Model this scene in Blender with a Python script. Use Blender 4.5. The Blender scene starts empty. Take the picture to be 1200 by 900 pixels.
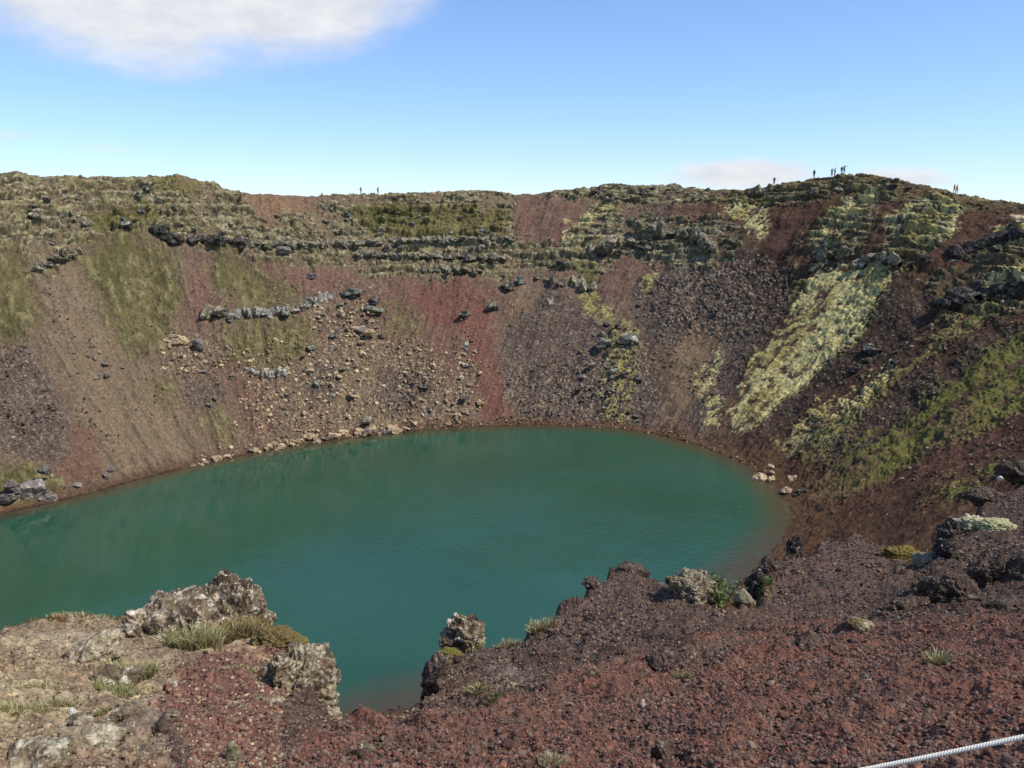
import bpy, math, random
import numpy as np
from mathutils import Vector, Matrix, Euler

random.seed(7)
rng = np.random.default_rng(11)
C = bpy.context.scene.collection
PI = math.pi

# ------------------------------------------------------------------ camera model
H = 42.0                       # eye height above the lake
F = 942.0                      # focal length in pixels of a 1200 px wide frame
TH = math.atan((450 - 235) / F)  # downward pitch
CT, ST = math.cos(TH), math.sin(TH)


def ray(px, py):
    u = (px - 600.0) / F
    v = (450.0 - py) / F
    return u, CT + v * ST, -ST + v * CT


def pix_plane(px, py, z=0.0):
    a, b, c = ray(px, py)
    t = (z - H) / c
    return a * t, b * t


def project(x, y, z):
    dz = z - H
    f = y * CT - dz * ST
    f = np.where(f < 0.05, 0.05, f)
    up = y * ST + dz * CT
    return 600 + F * x / f, 450 - F * up / f


# ------------------------------------------------------------------ numpy noise
_perm = rng.permutation(512).astype(np.int32)
_ga = rng.uniform(0, 2 * PI, 512)
_g2 = np.stack([np.cos(_ga), np.sin(_ga)], 1).astype(np.float32)
_g3 = rng.normal(size=(512, 3))
_g3 = (_g3 / np.linalg.norm(_g3, axis=1)[:, None]).astype(np.float32)


def _h2(ix, iy):
    return _perm[(_perm[ix & 511] + iy) & 511]


def perlin2(x, y):
    x = np.asarray(x, np.float32); y = np.asarray(y, np.float32)
    x0 = np.floor(x).astype(np.int32); y0 = np.floor(y).astype(np.int32)
    fx = x - x0; fy = y - y0
    u = fx * fx * fx * (fx * (fx * 6 - 15) + 10)
    v = fy * fy * fy * (fy * (fy * 6 - 15) + 10)

    def d(i, j):
        g = _g2[_h2(x0 + i, y0 + j)]
        return g[..., 0] * (fx - i) + g[..., 1] * (fy - j)
    a = d(0, 0); b = d(1, 0)
    c = d(0, 1); e = d(1, 1)
    a = a + u * (b - a)
    c = c + u * (e - c)
    return (a + v * (c - a)) * 1.5


def fbm2(x, y, o=4, gain=0.5, lac=2.03):
    s = 0; a = 1.0
    for i in range(o):
        s = s + a * perlin2(x + 17.3 * i, y - 9.1 * i)
        x = x * lac; y = y * lac; a *= gain
    return s


def perlin3(p):
    p = np.asarray(p, np.float32)
    i0 = np.floor(p).astype(np.int32); f = p - i0
    w = f * f * f * (f * (f * 6 - 15) + 10)
    out = 0
    for i in (0, 1):
        for j in (0, 1):
            for k in (0, 1):
                h = _perm[(_perm[(_perm[(i0[:, 0] + i) & 511] + i0[:, 1] + j) & 511] + i0[:, 2] + k) & 511]
                g = _g3[h]
                d = g[:, 0] * (f[:, 0] - i) + g[:, 1] * (f[:, 1] - j) + g[:, 2] * (f[:, 2] - k)
                ww = (w[:, 0] if i else 1 - w[:, 0]) * (w[:, 1] if j else 1 - w[:, 1]) * (w[:, 2] if k else 1 - w[:, 2])
                out = out + d * ww
    return out * 1.6


def fbm3(p, o=4, gain=0.5):
    s = 0; a = 1.0
    for i in range(o):
        s = s + a * perlin3(p + 13.7 * i)
        p = p * 2.03; a *= gain
    return s


def cells2(x, y, seed=0, jit=0.8):
    """nearest cell distance, cell random value"""
    x = np.asarray(x, np.float32); y = np.asarray(y, np.float32)
    x0 = np.floor(x).astype(np.int32); y0 = np.floor(y).astype(np.int32)
    best = np.full(x.shape, 9.0, np.float32); rid = np.zeros(x.shape, np.float32)
    second = best.copy()
    for i in (-1, 0, 1):
        for j in (-1, 0, 1):
            h = _h2(x0 + i + seed * 31, y0 + j + seed * 57)
            jx = _g2[h, 0] * 0.5 * jit + 0.5; jy = _g2[(h * 7 + 3) & 511, 1] * 0.5 * jit + 0.5
            d = (x0 + i + jx - x) ** 2 + (y0 + j + jy - y) ** 2
            closer = d < best
            second = np.where(closer, best, np.minimum(second, d))
            rid = np.where(closer, ((h * 37) & 511) / 511.0, rid)
            best = np.where(closer, d, best)
    return np.sqrt(best), rid, np.sqrt(second)


def sstep(a, b, x):
    t = np.clip((x - a) / (b - a), 0, 1)
    return t * t * (3 - 2 * t)


def lin(r, g, b, k=1.0):
    def f(c):
        c /= 255.0
        return c / 12.92 if c <= 0.04045 else ((c + 0.055) / 1.055) ** 2.4
    return np.array([f(r) * k, f(g) * k, f(b) * k], np.float32)


# ------------------------------------------------------------------ mesh helper
def make_mesh(name, verts, faces, mat=None, col=None, smooth=True, extra=None):
    """faces: (n,3) or (n,4) int array, or a list of such arrays"""
    if not isinstance(faces, list):
        faces = [faces]
    faces = [np.asarray(f, np.int32) for f in faces if len(f)]
    verts = np.asarray(verts, np.float32)
    me = bpy.data.meshes.new(name)
    nl = sum(f.size for f in faces); nf = sum(len(f) for f in faces)
    me.vertices.add(len(verts)); me.loops.add(nl); me.polygons.add(nf)
    me.vertices.foreach_set("co", verts.ravel())
    me.loops.foreach_set("vertex_index", np.concatenate([f.ravel() for f in faces]))
    starts = []; o = 0
    for f in faces:
        starts.append(o + np.arange(len(f), dtype=np.int32) * f.shape[1]); o += f.size
    me.polygons.foreach_set("loop_start", np.concatenate(starts))
    me.polygons.foreach_set("use_smooth", np.full(nf, smooth, bool))
    if col is not None:
        at = me.color_attributes.new("tint", "FLOAT_COLOR", "POINT")
        c4 = np.ones((len(verts), 4), np.float32); c4[:, :3] = col
        at.data.foreach_set("color", c4.ravel())
    if extra:
        for k, arr in extra.items():
            at = me.attributes.new(k, "FLOAT", "POINT")
            at.data.foreach_set("value", np.asarray(arr, np.float32))
    me.update(calc_edges=True)
    me.validate()
    if mat is not None:
        me.materials.append(mat)
    return me


def link(name, me, loc=(0, 0, 0), parent=None):
    o = bpy.data.objects.new(name, me)
    C.objects.link(o)
    o.location = loc
    if parent is not None:
        o.parent = parent
    return o


def tag(o, label=None, cat=None, group=None, kind=None):
    if label: o["label"] = label
    if cat: o["category"] = cat
    if group: o["group"] = group
    if kind: o["kind"] = kind
    return o


# ------------------------------------------------------------------ materials
class NT:
    def __init__(self, name):
        self.m = bpy.data.materials.new(name); self.m.use_nodes = True
        self.t = self.m.node_tree; self.n = self.t.nodes; self.l = self.t.links
        self.b = self.n["Principled BSDF"]
        self.b.inputs["Specular IOR Level"].default_value = 0.2

    def new(self, typ, **kw):
        nd = self.n.new(typ)
        for k, v in kw.items():
            setattr(nd, k, v)
        return nd

    def noise(self, scale, detail=4, rough=0.6, vec=None, dist=0.0):
        nd = self.new("ShaderNodeTexNoise")
        nd.inputs["Scale"].default_value = scale; nd.inputs["Detail"].default_value = detail
        nd.inputs["Roughness"].default_value = rough; nd.inputs["Distortion"].default_value = dist
        if vec is not None: self.l.new(vec, nd.inputs["Vector"])
        return nd.outputs["Fac"]

    def voronoi(self, scale, vec=None, feature='F1'):
        nd = self.new("ShaderNodeTexVoronoi", feature=feature)
        nd.inputs["Scale"].default_value = scale
        if vec is not None: self.l.new(vec, nd.inputs["Vector"])
        return nd

    def ramp(self, fac, stops):
        nd = self.new("ShaderNodeValToRGB")
        els = nd.color_ramp.elements
        while len(els) < len(stops): els.new(0.5)
        for e, (p, c) in zip(els, stops):
            e.position = p
            e.color = (c, c, c, 1) if isinstance(c, (int, float)) else (c[0], c[1], c[2], 1)
        self.l.new(fac, nd.inputs["Fac"])
        return nd.outputs["Color"]

    def mix(self, fac, a, b, mode='MIX'):
        nd = self.new("ShaderNodeMix", data_type='RGBA', blend_type=mode)
        for idx, v in ((0, fac), (6, a), (7, b)):
            if isinstance(v, (int, float)):
                nd.inputs[idx].default_value = v if idx == 0 else (v, v, v, 1)
            elif isinstance(v, (tuple, list, np.ndarray)):
                nd.inputs[idx].default_value = (float(v[0]), float(v[1]), float(v[2]), 1)
            else:
                self.l.new(v, nd.inputs[idx])
        return nd.outputs[2]

    def math(self, op, a, b=None, clamp=False):
        nd = self.new("ShaderNodeMath", operation=op); nd.use_clamp = clamp
        for i, v in enumerate((a, b)):
            if v is None: continue
            if isinstance(v, (int, float)): nd.inputs[i].default_value = v
            else: self.l.new(v, nd.inputs[i])
        return nd.outputs[0]

    def objco(self):
        return self.new("ShaderNodeTexCoord").outputs["Object"]

    def attr(self, name, out="Color"):
        nd = self.new("ShaderNodeAttribute"); nd.attribute_name = name
        return nd.outputs[out]

    def bump(self, h, strength=0.4, dist=0.02, normal=None):
        nd = self.new("ShaderNodeBump")
        nd.inputs["Strength"].default_value = strength; nd.inputs["Distance"].default_value = dist
        self.l.new(h, nd.inputs["Height"])
        if normal is not None: self.l.new(normal, nd.inputs["Normal"])
        return nd.outputs[0]

    def base(self, c): self.l.new(c, self.b.inputs["Base Color"])
    def norm(self, c): self.l.new(c, self.b.inputs["Normal"])

    def rough(self, r): self.b.inputs["Roughness"].default_value = r


def mat_ground():
    t = NT("ground"); t.rough(0.95); t.b.inputs["Specular IOR Level"].default_value = 0.12
    co = t.objco(); near = t.attr("near", "Fac")
    tint = t.attr("tint")
    # grit: centimetre grain near the path, decimetre grain on the crater walls
    g1 = t.noise(55, 3, 0.7, co); g2 = t.noise(2.6, 4, 0.75, co)
    g = t.mix(near, t.ramp(g2, [(0.3, 0.70), (0.7, 1.30)]), t.ramp(g1, [(0.28, 0.55), (0.72, 1.5)]))
    c = t.mix(1.0, tint, g, 'MULTIPLY')
    v = t.voronoi(38, co)
    c2 = t.mix(t.math('MULTIPLY', near, 0.55), c, t.mix(1.0, c, t.ramp(v.outputs["Color"], [(0.1, 0.5), (0.5, 1.0), (0.9, 1.7)]), 'MULTIPLY'))
    t.base(c2)
    hn = t.math('MULTIPLY', t.math('ADD', t.math('MULTIPLY', t.noise(30, 4, 0.65, co), 0.5), t.math('MULTIPLY', v.outputs["Distance"], -0.5)), near)
    b1 = t.bump(hn, 0.7, 0.03)
    hf = t.math('MULTIPLY', t.noise(2.0, 4, 0.7, co), t.math('SUBTRACT', 1.0, near))
    t.norm(t.bump(hf, 0.5, 0.5, b1))
    return t.m


def mat_stone(name, spec=0.12):
    """small loose stones: colour from the per-stone tint"""
    t = NT(name); t.rough(0.92); t.b.inputs["Specular IOR Level"].default_value = spec
    co = t.objco()
    n = t.noise(60, 3, 0.7, co)
    t.base(t.mix(1.0, t.attr("tint"), t.ramp(n, [(0.3, 0.7), (0.7, 1.25)]), 'MULTIPLY'))
    t.norm(t.bump(n, 0.6, 0.01))
    return t.m


def mat_rock(name, base, dark, pale, scale=3.0, pale_amt=0.5, moss=None, moss_amt=0.35, white=None, white_amt=0.4, bump=0.05, vary=0.25):
    t = NT(name); t.rough(0.93); t.b.inputs["Specular IOR Level"].default_value = 0.15
    co = t.objco()
    inf = t.new("ShaderNodeObjectInfo")
    off = t.new("ShaderNodeVectorMath", operation='ADD')
    t.l.new(co, off.inputs[0])
    cmb = t.new("ShaderNodeCombineXYZ")
    t.l.new(t.math('MULTIPLY', inf.outputs["Random"], 37.0), cmb.inputs[0])
    t.l.new(cmb.outputs[0], off.inputs[1])
    v = off.outputs[0]
    n1 = t.noise(scale, 6, 0.65, v); n2 = t.noise(scale * 3.1, 5, 0.7, v); n3 = t.noise(scale * 11, 4, 0.7, v)
    c = t.mix(t.ramp(n1, [(0.40, 0), (0.60, 1)]), base, dark)
    c = t.mix(t.ramp(n2, [(0.66 - 0.3 * pale_amt, 0), (0.74 - 0.3 * pale_amt, 1)]), c, pale)
    if white is not None:
        w = t.noise(scale * 2.9, 5, 0.68, v, 0.5)
        c = t.mix(t.ramp(w, [(0.70 - 0.25 * white_amt, 0), (0.74 - 0.25 * white_amt, 1)]), c, white)
    if moss is not None:
        m = t.noise(scale * 0.8, 4, 0.6, v, 0.3)
        c = t.mix(t.ramp(m, [(0.68 - 0.3 * moss_amt, 0), (0.76 - 0.3 * moss_amt, 1)]), c, moss)
    pit = t.voronoi(scale * 6, v)
    c = t.mix(t.math('MULTIPLY', t.ramp(t.math('ADD', pit.outputs['Distance'], t.math('MULTIPLY', n2, 0.5)), [(0.82, 0), (1.0, 1)]), 0.55), c, dark)
    c = t.mix(1.0, c, t.ramp(n3, [(0.3, 0.55), (0.7, 1.4)]), 'MULTIPLY')
    rv = t.ramp(inf.outputs["Random"], [(0.0, 1 - vary), (1.0, 1 + vary)])
    c = t.mix(1.0, c, rv, 'MULTIPLY')
    t.base(c)
    h = t.math('ADD', t.math('ADD', t.math('MULTIPLY', n2, 0.6), t.math('MULTIPLY', n3, 0.4)), t.math('MULTIPLY', pit.outputs['Distance'], -0.5))
    t.norm(t.bump(h, 1.0, bump))
    return t.m


def mat_tint(name, rough=0.8, trans=0.0):
    t = NT(name); t.rough(rough)
    t.b.inputs["Specular IOR Level"].default_value = 0.2
    n = t.noise(40, 2, 0.6, t.objco())
    c = t.mix(1.0, t.attr("tint"), t.ramp(n, [(0.3, 0.8), (0.7, 1.2)]), 'MULTIPLY')
    t.base(c)
    return t.m


def mat_plain(name, col, rough=0.8, scale=8, amt=0.2):
    t = NT(name); t.rough(rough)
    n = t.noise(scale, 3, 0.6, t.objco())
    t.base(t.mix(1.0, (col[0], col[1], col[2]), t.ramp(n, [(0.3, 1 - amt), (0.7, 1 + amt)]), 'MULTIPLY'))
    return t.m


def mat_water():
    t = NT("lake_water")
    co = t.objco()
    t.b.inputs["IOR"].default_value = 1.45
    t.b.inputs["Specular IOR Level"].default_value = 0.5
    t.rough(0.06)
    n = t.noise(0.035, 4, 0.6, co)
    col = t.mix(t.ramp(n, [(0.35, 0), (0.65, 1)]), tuple(lin(41, 78, 55)), tuple(lin(46, 87, 66)))
    shal = t.attr("shallow", "Fac")
    wob = t.math('MULTIPLY', shal, t.ramp(t.noise(0.5, 5, 0.7, co), [(0.3, 0.55), (0.7, 1.25)]), clamp=True)
    col = t.mix(wob, col, tuple(lin(78, 66, 44)))
    t.base(col)
    mp = t.new("ShaderNodeMapping"); mp.inputs["Scale"].default_value = (1.0, 1.9, 1.0)
    mp.inputs["Rotation"].default_value = (0, 0, math.radians(-28))
    t.l.new(co, mp.inputs["Vector"])
    w1 = t.noise(1.0, 3, 0.55, mp.outputs[0], 0.4); w2 = t.noise(0.5, 2, 0.5, mp.outputs[0])
    calm = t.attr("ripple", "Fac")
    h = t.math('MULTIPLY', t.math('ADD', w1, t.math('MULTIPLY', w2, 0.7)), calm)
    t.norm(t.bump(h, 0.38, 0.25))
    return t.m


# ------------------------------------------------------------------ crater plan
LC = np.array([-25.0, 95.0])
shore_px = [(0, 603), (60, 590), (120, 575), (200, 553), (280, 535), (350, 522), (420, 513), (480, 506), (540, 501), (600, 499),
            (660, 499), (720, 502), (770, 509), (820, 523), (860, 538), (890, 555), (915, 580), (928, 600), (918, 628), (898, 652),
            (880, 670), (860, 690)]
shore = [pix_plane(*p) for p in shore_px]
shore += [(16, 74), (6, 66), (-4, 62.3), (-9.5, 60.6), (-14.4, 58.6), (-22, 55), (-32, 51), (-50, 50), (-72, 58), (-86, 70), (-90, 80), (-82, 92)]
rim = [(-98, 153), (-74, 175), (-54, 186), (-38, 198), (0, 206), (30, 204), (53, 193), (76, 180), (90, 157), (103, 138), (118, 105), (120, 70), (108, 35),
       (78, 5), (45, -10), (18, -8), (0, -5), (-30, -12), (-70, -6), (-110, 15), (-138, 60), (-140, 95), (-122, 130)]


def polar_curve(pts):
    p = np.array(pts, float) - LC
    a = np.arctan2(p[:, 1], p[:, 0]); r = np.hypot(p[:, 0], p[:, 1])
    o = np.argsort(a); a = a[o]; r = r[o]
    a = np.concatenate([a - 2 * PI, a, a + 2 * PI]); r = np.tile(r, 3)
    g = np.linspace(-PI, PI, 721)
    # cosine-weighted smoothing of the linear interpolation keeps the outline soft
    fine = np.linspace(-2 * PI, 2 * PI, 2885)
    v = np.interp(fine, a, r)
    k = np.hanning(13); k /= k.sum()
    v = np.convolve(np.pad(v, 6, mode='edge'), k, mode='valid')
    return g, np.interp(g, fine, v)


SG, SR = polar_curve(shore)
RG, RR = polar_curve(rim)


def crater_coords(x, y):
    dx = x - LC[0]; dy = y - LC[1]
    phi = np.arctan2(dy, dx); rho = np.hypot(dx, dy)
    rs = np.interp(phi, SG, SR); rr = np.interp(phi, RG, RR)
    return phi, rho, rs, rr, (rho - rs) / (rr - rs)


PS = [0, .03, .08, .3, .55, .68, .70, .72, .80, .90, .985, 1.03, 1.15, 1.6, 3.0, 60]
PZ = [0, .012, .055, .265, .515, .655, .70, .73, .815, .915, .988, 1.0, .985, .86, .62, .50]

# ------------------------------------------------------------------ near ground: (distance, picture row) along several directions
B0 = [(2.1, 900), (3.0, 853), (4.4, 805)]
FG = [
    (-330, [(2.1, 890), (3, 845), (4.2, 800), (5.6, 770), (7.5, 745)]),
    (-160, [(2.1, 897), (3, 850), (4.2, 805), (5.6, 775), (7.5, 752)]),
    (0, [(2.1, 900), (3, 853), (4.4, 805), (6, 770), (7.8, 746), (8.6, 738)]),
    (35, B0 + [(6, 769), (8, 738), (9.0, 724)]),
    (70, B0 + [(6, 768), (8, 735), (9.2, 717)]),
    (150, B0 + [(6, 766), (8, 737), (9.2, 721)]),
    (240, B0 + [(6, 768), (8, 738), (8.8, 727)]),
    (300, [(2.1, 900), (3, 855), (4.3, 812), (5.8, 775), (7.4, 745), (8, 737)]),
    (345, [(2.1, 900), (3, 856), (4.2, 820), (5.4, 785), (6.6, 760)]),
    (368, [(2.1, 900), (3, 858), (3.9, 832), (4.8, 806), (5.8, 782)]),
    (386, [(2.1, 900), (2.9, 864), (3.6, 848), (4.0, 842)]),
    (398, [(2.1, 900), (2.8, 866), (3.3, 851)]),
    (430, [(2.1, 900), (2.9, 861), (3.5, 839)]),
    (470, [(2.1, 900), (3, 858), (3.9, 827)]),
    (496, [(2.1, 900), (3, 856), (4, 822), (4.5, 808)]),
    (506, [(2.1, 900), (3, 856), (4, 820), (5, 794), (6.2, 772)]),
    (520, [(2.1, 900), (3, 856), (4, 820), (5, 791), (6.2, 764), (6.6, 757)]),
    (545, [(2.1, 900), (3, 855), (4.2, 814), (5.4, 783), (6.8, 757), (7.2, 751)]),
    (600, B0[:2] + [(4.4, 808), (6, 770), (7.4, 753)]),
    (620, B0 + [(6, 768), (7.6, 747), (7.9, 743)]),
    (655, B0 + [(6, 766), (8, 728), (9, 710)]),
    (690, B0 + [(6, 765), (8, 724), (10, 690), (10.4, 683)]),
    (715, B0 + [(6, 763), (8, 722), (10, 690), (11.5, 667)]),
    (745, B0 + [(6, 762), (8, 722), (10, 690), (12, 664)]),
    (775, B0 + [(6, 761), (8, 722), (10, 692), (11, 680)]),
    (800, B0 + [(6, 760), (8, 722), (10, 700), (10.6, 694)]),
    (840, B0 + [(6, 760), (8, 728), (9.5, 709)]),
    (868, B0 + [(6, 762), (7.8, 740), (9, 728), (10, 712), (10.8, 701)]),
    (895, B0 + [(6, 765), (7.6, 743), (9.3, 738), (11, 715), (13, 680), (13.8, 670)]),
    (920, B0 + [(6, 765), (7.6, 742), (9.5, 740), (11.2, 716), (13.6, 676), (15.2, 650)]),
    (960, B0 + [(6, 765), (7.6, 741), (9.5, 739), (11.5, 715), (14, 673), (17, 632)]),
    (1000, B0 + [(6, 764), (7.6, 740), (9.5, 737), (11.5, 714), (14, 673), (17.5, 624), (18.2, 618)]),
    (1040, B0 + [(6, 763), (7.6, 739), (9.5, 733), (11.5, 712), (14, 677), (17, 646), (17.6, 641)]),
    (1072, B0 + [(6, 762), (7.6, 737), (9.2, 728), (11, 712), (13, 690), (15.5, 664), (16.5, 654)]),
    (1100, B0 + [(6, 761), (7.6, 735), (9.2, 725), (11, 710), (12.5, 690), (15, 656), (18, 624), (19, 614)]),
    (1150, B0 + [(6, 760), (7.6, 732), (9.2, 722), (11, 706), (12.5, 688), (15, 650), (18, 618), (21, 599), (24, 586)]),
    (1176, B0 + [(6, 759), (7.5, 733), (9.1, 721), (11, 703), (12.5, 685), (15, 648), (18, 615), (22, 588), (26, 566)]),
    (1200, B0 + [(6, 758), (7.4, 734), (9, 720), (11, 700), (12.5, 682), (15, 645), (18, 612), (22, 583), (26, 560), (30, 540)]),
    (1330, B0 + [(6, 755), (7.4, 730), (9, 712), (11, 690), (15, 630), (18, 598), (24, 555), (31, 505)]),
    (1700, B0 + [(6, 755), (7.4, 725), (9, 705), (11, 680), (15, 620), (18, 590), (24, 548)]),
]


def fg_rows(azs, rs):
    """near-ground height z (relative to the eye) on the grid rows rs x columns azs"""
    cols = []
    for px, lst in FG:
        rr, aa, tt = [], [], []
        for r, py in lst:
            a, b, c = ray(px, py)
            rr.append(r); aa.append(math.atan2(a, b)); tt.append(-c / math.hypot(a, b))
        cols.append((np.array(rr), np.array(aa), np.array(tt)))
    out = np.empty((len(rs), len(azs)))
    edge = np.empty((len(rs), len(azs)))
    for i, r in enumerate(rs):
        a_k, z_k, e_k = [], [], []
        for rr, aa, tt in cols:
            a = np.interp(math.log(r), np.log(rr), aa)
            if r <= rr[0]:
                z0 = -tt[0] * rr[0]
                z = z0 + (rr[0] - r) * 0.10
            elif r <= rr[-1]:
                z = -r * np.interp(math.log(r), np.log(rr), tt)
            else:
                z = -tt[-1] * rr[-1] - 0.9 * (r - rr[-1]) - 0.9 * (1 - math.exp(-(r - rr[-1]) / 0.5))
            a_k.append(a); z_k.append(z); e_k.append(rr[-1])
        o = np.argsort(a_k)
        a_k = np.array(a_k)[o]; z_k = np.array(z_k)[o]; e_k = np.array(e_k)[o]
        out[i] = np.interp(azs, a_k, z_k)
        edge[i] = np.interp(azs, a_k, e_k)
    return out, edge


# rim skyline (picture coordinates) used to set how high the rim stands
SKY = [(-300, 215), (-60, 206), (0, 203), (20, 200), (40, 206), (100, 206), (150, 207), (185, 206), (205, 204.5), (217, 205), (235, 213), (250, 214), (275, 224),
       (300, 227), (360, 230), (400, 227.5), (450, 226.5), (500, 225), (560, 222.5), (580, 223.5), (600, 227), (625, 228), (650, 223), (690, 219.5),
       (720, 214), (740, 217), (770, 217), (790, 215), (800, 218), (830, 222), (870, 222), (900, 217), (930, 213), (960, 208), (985, 204.5), (1010, 203.5),
       (1040, 207), (1080, 216), (1110, 223.5), (1150, 232), (1200, 238), (1300, 247), (1500, 255)]

# ------------------------------------------------------------------ terrain grid (polar about the view point)
D2R = PI / 180
azs = np.concatenate([np.linspace(-75, -37.5, 60, endpoint=False), np.linspace(-37.5, 37.5, 1240), np.linspace(37.5, 75, 61)[1:]]) * D2R
r_near = np.exp(np.linspace(math.log(0.8), math.log(24), 600))
rs = np.concatenate([r_near, np.linspace(24, 56, 50)[1:], np.arange(56.3, 112, 0.28), np.arange(112, 212, 0.155),
                     np.linspace(212.5, 270, 40), np.exp(np.linspace(math.log(275), math.log(6000), 30))])
NR, NA = len(rs), len(azs)
RA, AA = np.meshgrid(rs, azs, indexing='ij')
X = (RA * np.sin(AA)).astype(np.float32); Y = (RA * np.cos(AA)).astype(np.float32)
phi, rho, rsh, rrim, S = crater_coords(X, Y)
P = np.interp(S, PS, PZ)
wall_w = rrim - rsh
Zb = 42.0 * P
# the lake bed
Zb = np.where(S < 0, np.maximum(-7.0, S * wall_w * 0.55), Zb)
# near side: keep the slope under us steep so that it stays below the edge of our ledge
i_near = int(np.searchsorted(rs, 58.0))
zfg, edge = fg_rows(azs, rs[:i_near])
k_az = np.hanning(9); k_az /= k_az.sum()
pad = np.pad(zfg, ((0, 0), (4, 4)), mode='edge')
zfg = sum(k_az[j] * pad[:, j:j + NA] for j in range(9))
k_r = np.hanning(13); k_r /= k_r.sum()
pad = np.pad(zfg, ((6, 6), (0, 0)), mode='edge')
zfg = sum(k_r[j] * pad[j:j + i_near, :] for j in range(13))
Rn = RA[:i_near]
tan_edge = np.max(np.where(Rn <= edge + 0.05, zfg / Rn, -9), axis=0)   # highest line of sight over the ledge
cap = H + (tan_edge[None, :] - 0.045) * Rn
tcap = sstep(40, 58, Rn)
zb_n = np.minimum(Zb[:i_near], cap) * (1 - tcap) + Zb[:i_near] * tcap
zb_n = np.minimum(zb_n, Zb[:i_near])
zn = H + zfg
Z = Zb.copy()
Z[:i_near] = np.maximum(zn, zb_n)
near_w = (zn > zb_n - 0.3) & (Rn < edge + 3.0)
NEAR = np.zeros((NR, NA), np.float32)
NEAR[:i_near] = near_w
NEAR *= sstep(30, 24, RA)

# set the rim height from the skyline
far = (RA > 95) & (RA < 262) & (S < 1.12)
El = np.where(far, (Z - H) / RA, -9)
imax = El.argmax(0)
cur = El.max(0)
sky_az = []; sky_t = []
for px, py in SKY:
    a, b, c = ray(px, py); sky_az.append(math.atan2(a, b)); sky_t.append(c / math.hypot(a, b))
tgt = np.interp(azs, sky_az, sky_t)
dzr = (tgt - cur) * rs[imax]
wgt = np.where(S <= 1.0, sstep(0.25, 0.97, S), np.maximum(0.0, 1.0 - 0.25 * np.maximum(0, S - 1.04)))
farw = sstep(60, 95, RA)
Z = Z + dzr[None, :] * wgt * farw
for _ in range(2):
    El = np.where(far, (Z - H) / RA, -9); cur = El.max(0); im = El.argmax(0)
    Z = Z + ((tgt - cur) * rs[im])[None, :] * wgt * farw

# ------------------------------------------------------------------ masks: where each kind of ground lies (drawn as outlines on the photograph's grid)
PX, PY = project(X, Y, Z)
PX = PX.astype(np.float32); PY = PY.astype(np.float32)
MX0, MY0, MST, MW, MH = -100, 150, 2, 700, 420
gx, gy = np.meshgrid(MX0 + MST * np.arange(MW), MY0 + MST * np.arange(MH))


def raster(polys, blur):
    m = np.zeros((MH, MW), np.float32)
    for poly in polys:
        p = np.array(poly, float)
        ins = np.zeros(m.shape, bool)
        x1, y1 = p[-1]
        for x2, y2 in p:
            if y1 != y2:
                cond = ((y2 > gy) != (y1 > gy)) & (gx < (x1 - x2) * (gy - y2) / (y1 - y2) + x2)
                ins ^= cond
            x1, y1 = x2, y2
        m = np.maximum(m, ins)
    b = max(1, int(blur / MST))
    for _ in range(2):
        for ax in (0, 1):
            pd = [(0, 0), (0, 0)]; pd[ax] = (b + 1, b)
            c = np.cumsum(np.pad(m, pd, mode='edge'), axis=ax)
            n = m.shape[ax]
            m = (np.take(c, range(2 * b + 1, 2 * b + 1 + n), ax) - np.take(c, range(0, n), ax)) / (2 * b + 1)
    return m


def sample(m, px, py):
    fx = np.clip((px - MX0) / MST, 0, MW - 1.01); fy = np.clip((py - MY0) / MST, 0, MH - 1.01)
    ix = fx.astype(np.int32); iy = fy.astype(np.int32)
    fx = fx - ix; fy = fy - iy
    return (m[iy, ix] * (1 - fx) + m[iy, ix + 1] * fx) * (1 - fy) + (m[iy + 1, ix] * (1 - fx) + m[iy + 1, ix + 1] * fx) * fy


# far part arrays
fi = int(np.searchsorted(rs, 56.2)); fj = int(np.searchsorted(rs, 262))
sl = slice(fi, fj)
fX, fY, fS, fphi, fpx, fpy = X[sl], Y[sl], S[sl].astype(np.float32), phi[sl], PX[sl], PY[sl]
fA = (fphi * 105).astype(np.float32)                      # metres along the wall
fB = (fS * wall_w[sl] * 1.25).astype(np.float32)          # metres up the slope
nz1 = fbm2(fA * 0.10, fB * 0.10, 4)                       # 10 m patches
nz2 = fbm2(fA * 0.45 + 50, fB * 0.45, 4)                  # 2 m patches
nz3 = fbm2(fA * 1.7 + 90, fB * 1.7, 3)                    # half-metre patches
nst = fbm2(fA * 0.35 + 7, fB * 0.045, 4)                  # streaks down the slope
nst2 = fbm2(fA * 1.3 + 31, fB * 0.12, 3)
wpx = fpx + nz2 * 5 + nz1 * 4 + nst * 4
wpy = fpy + nz1 * 4 + nz2 * 3


def fm(polys, blur=6, edge=0.45, soft=0.2):
    m = sample(raster(polys, blur + 2), wpx, wpy)
    return sstep(edge - soft, edge + soft, m + (nz2 * 0.34 + nz3 * 0.36 + nst2 * 0.12) * np.clip(4.5 * m * (1 - m), 0, 1))


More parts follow.
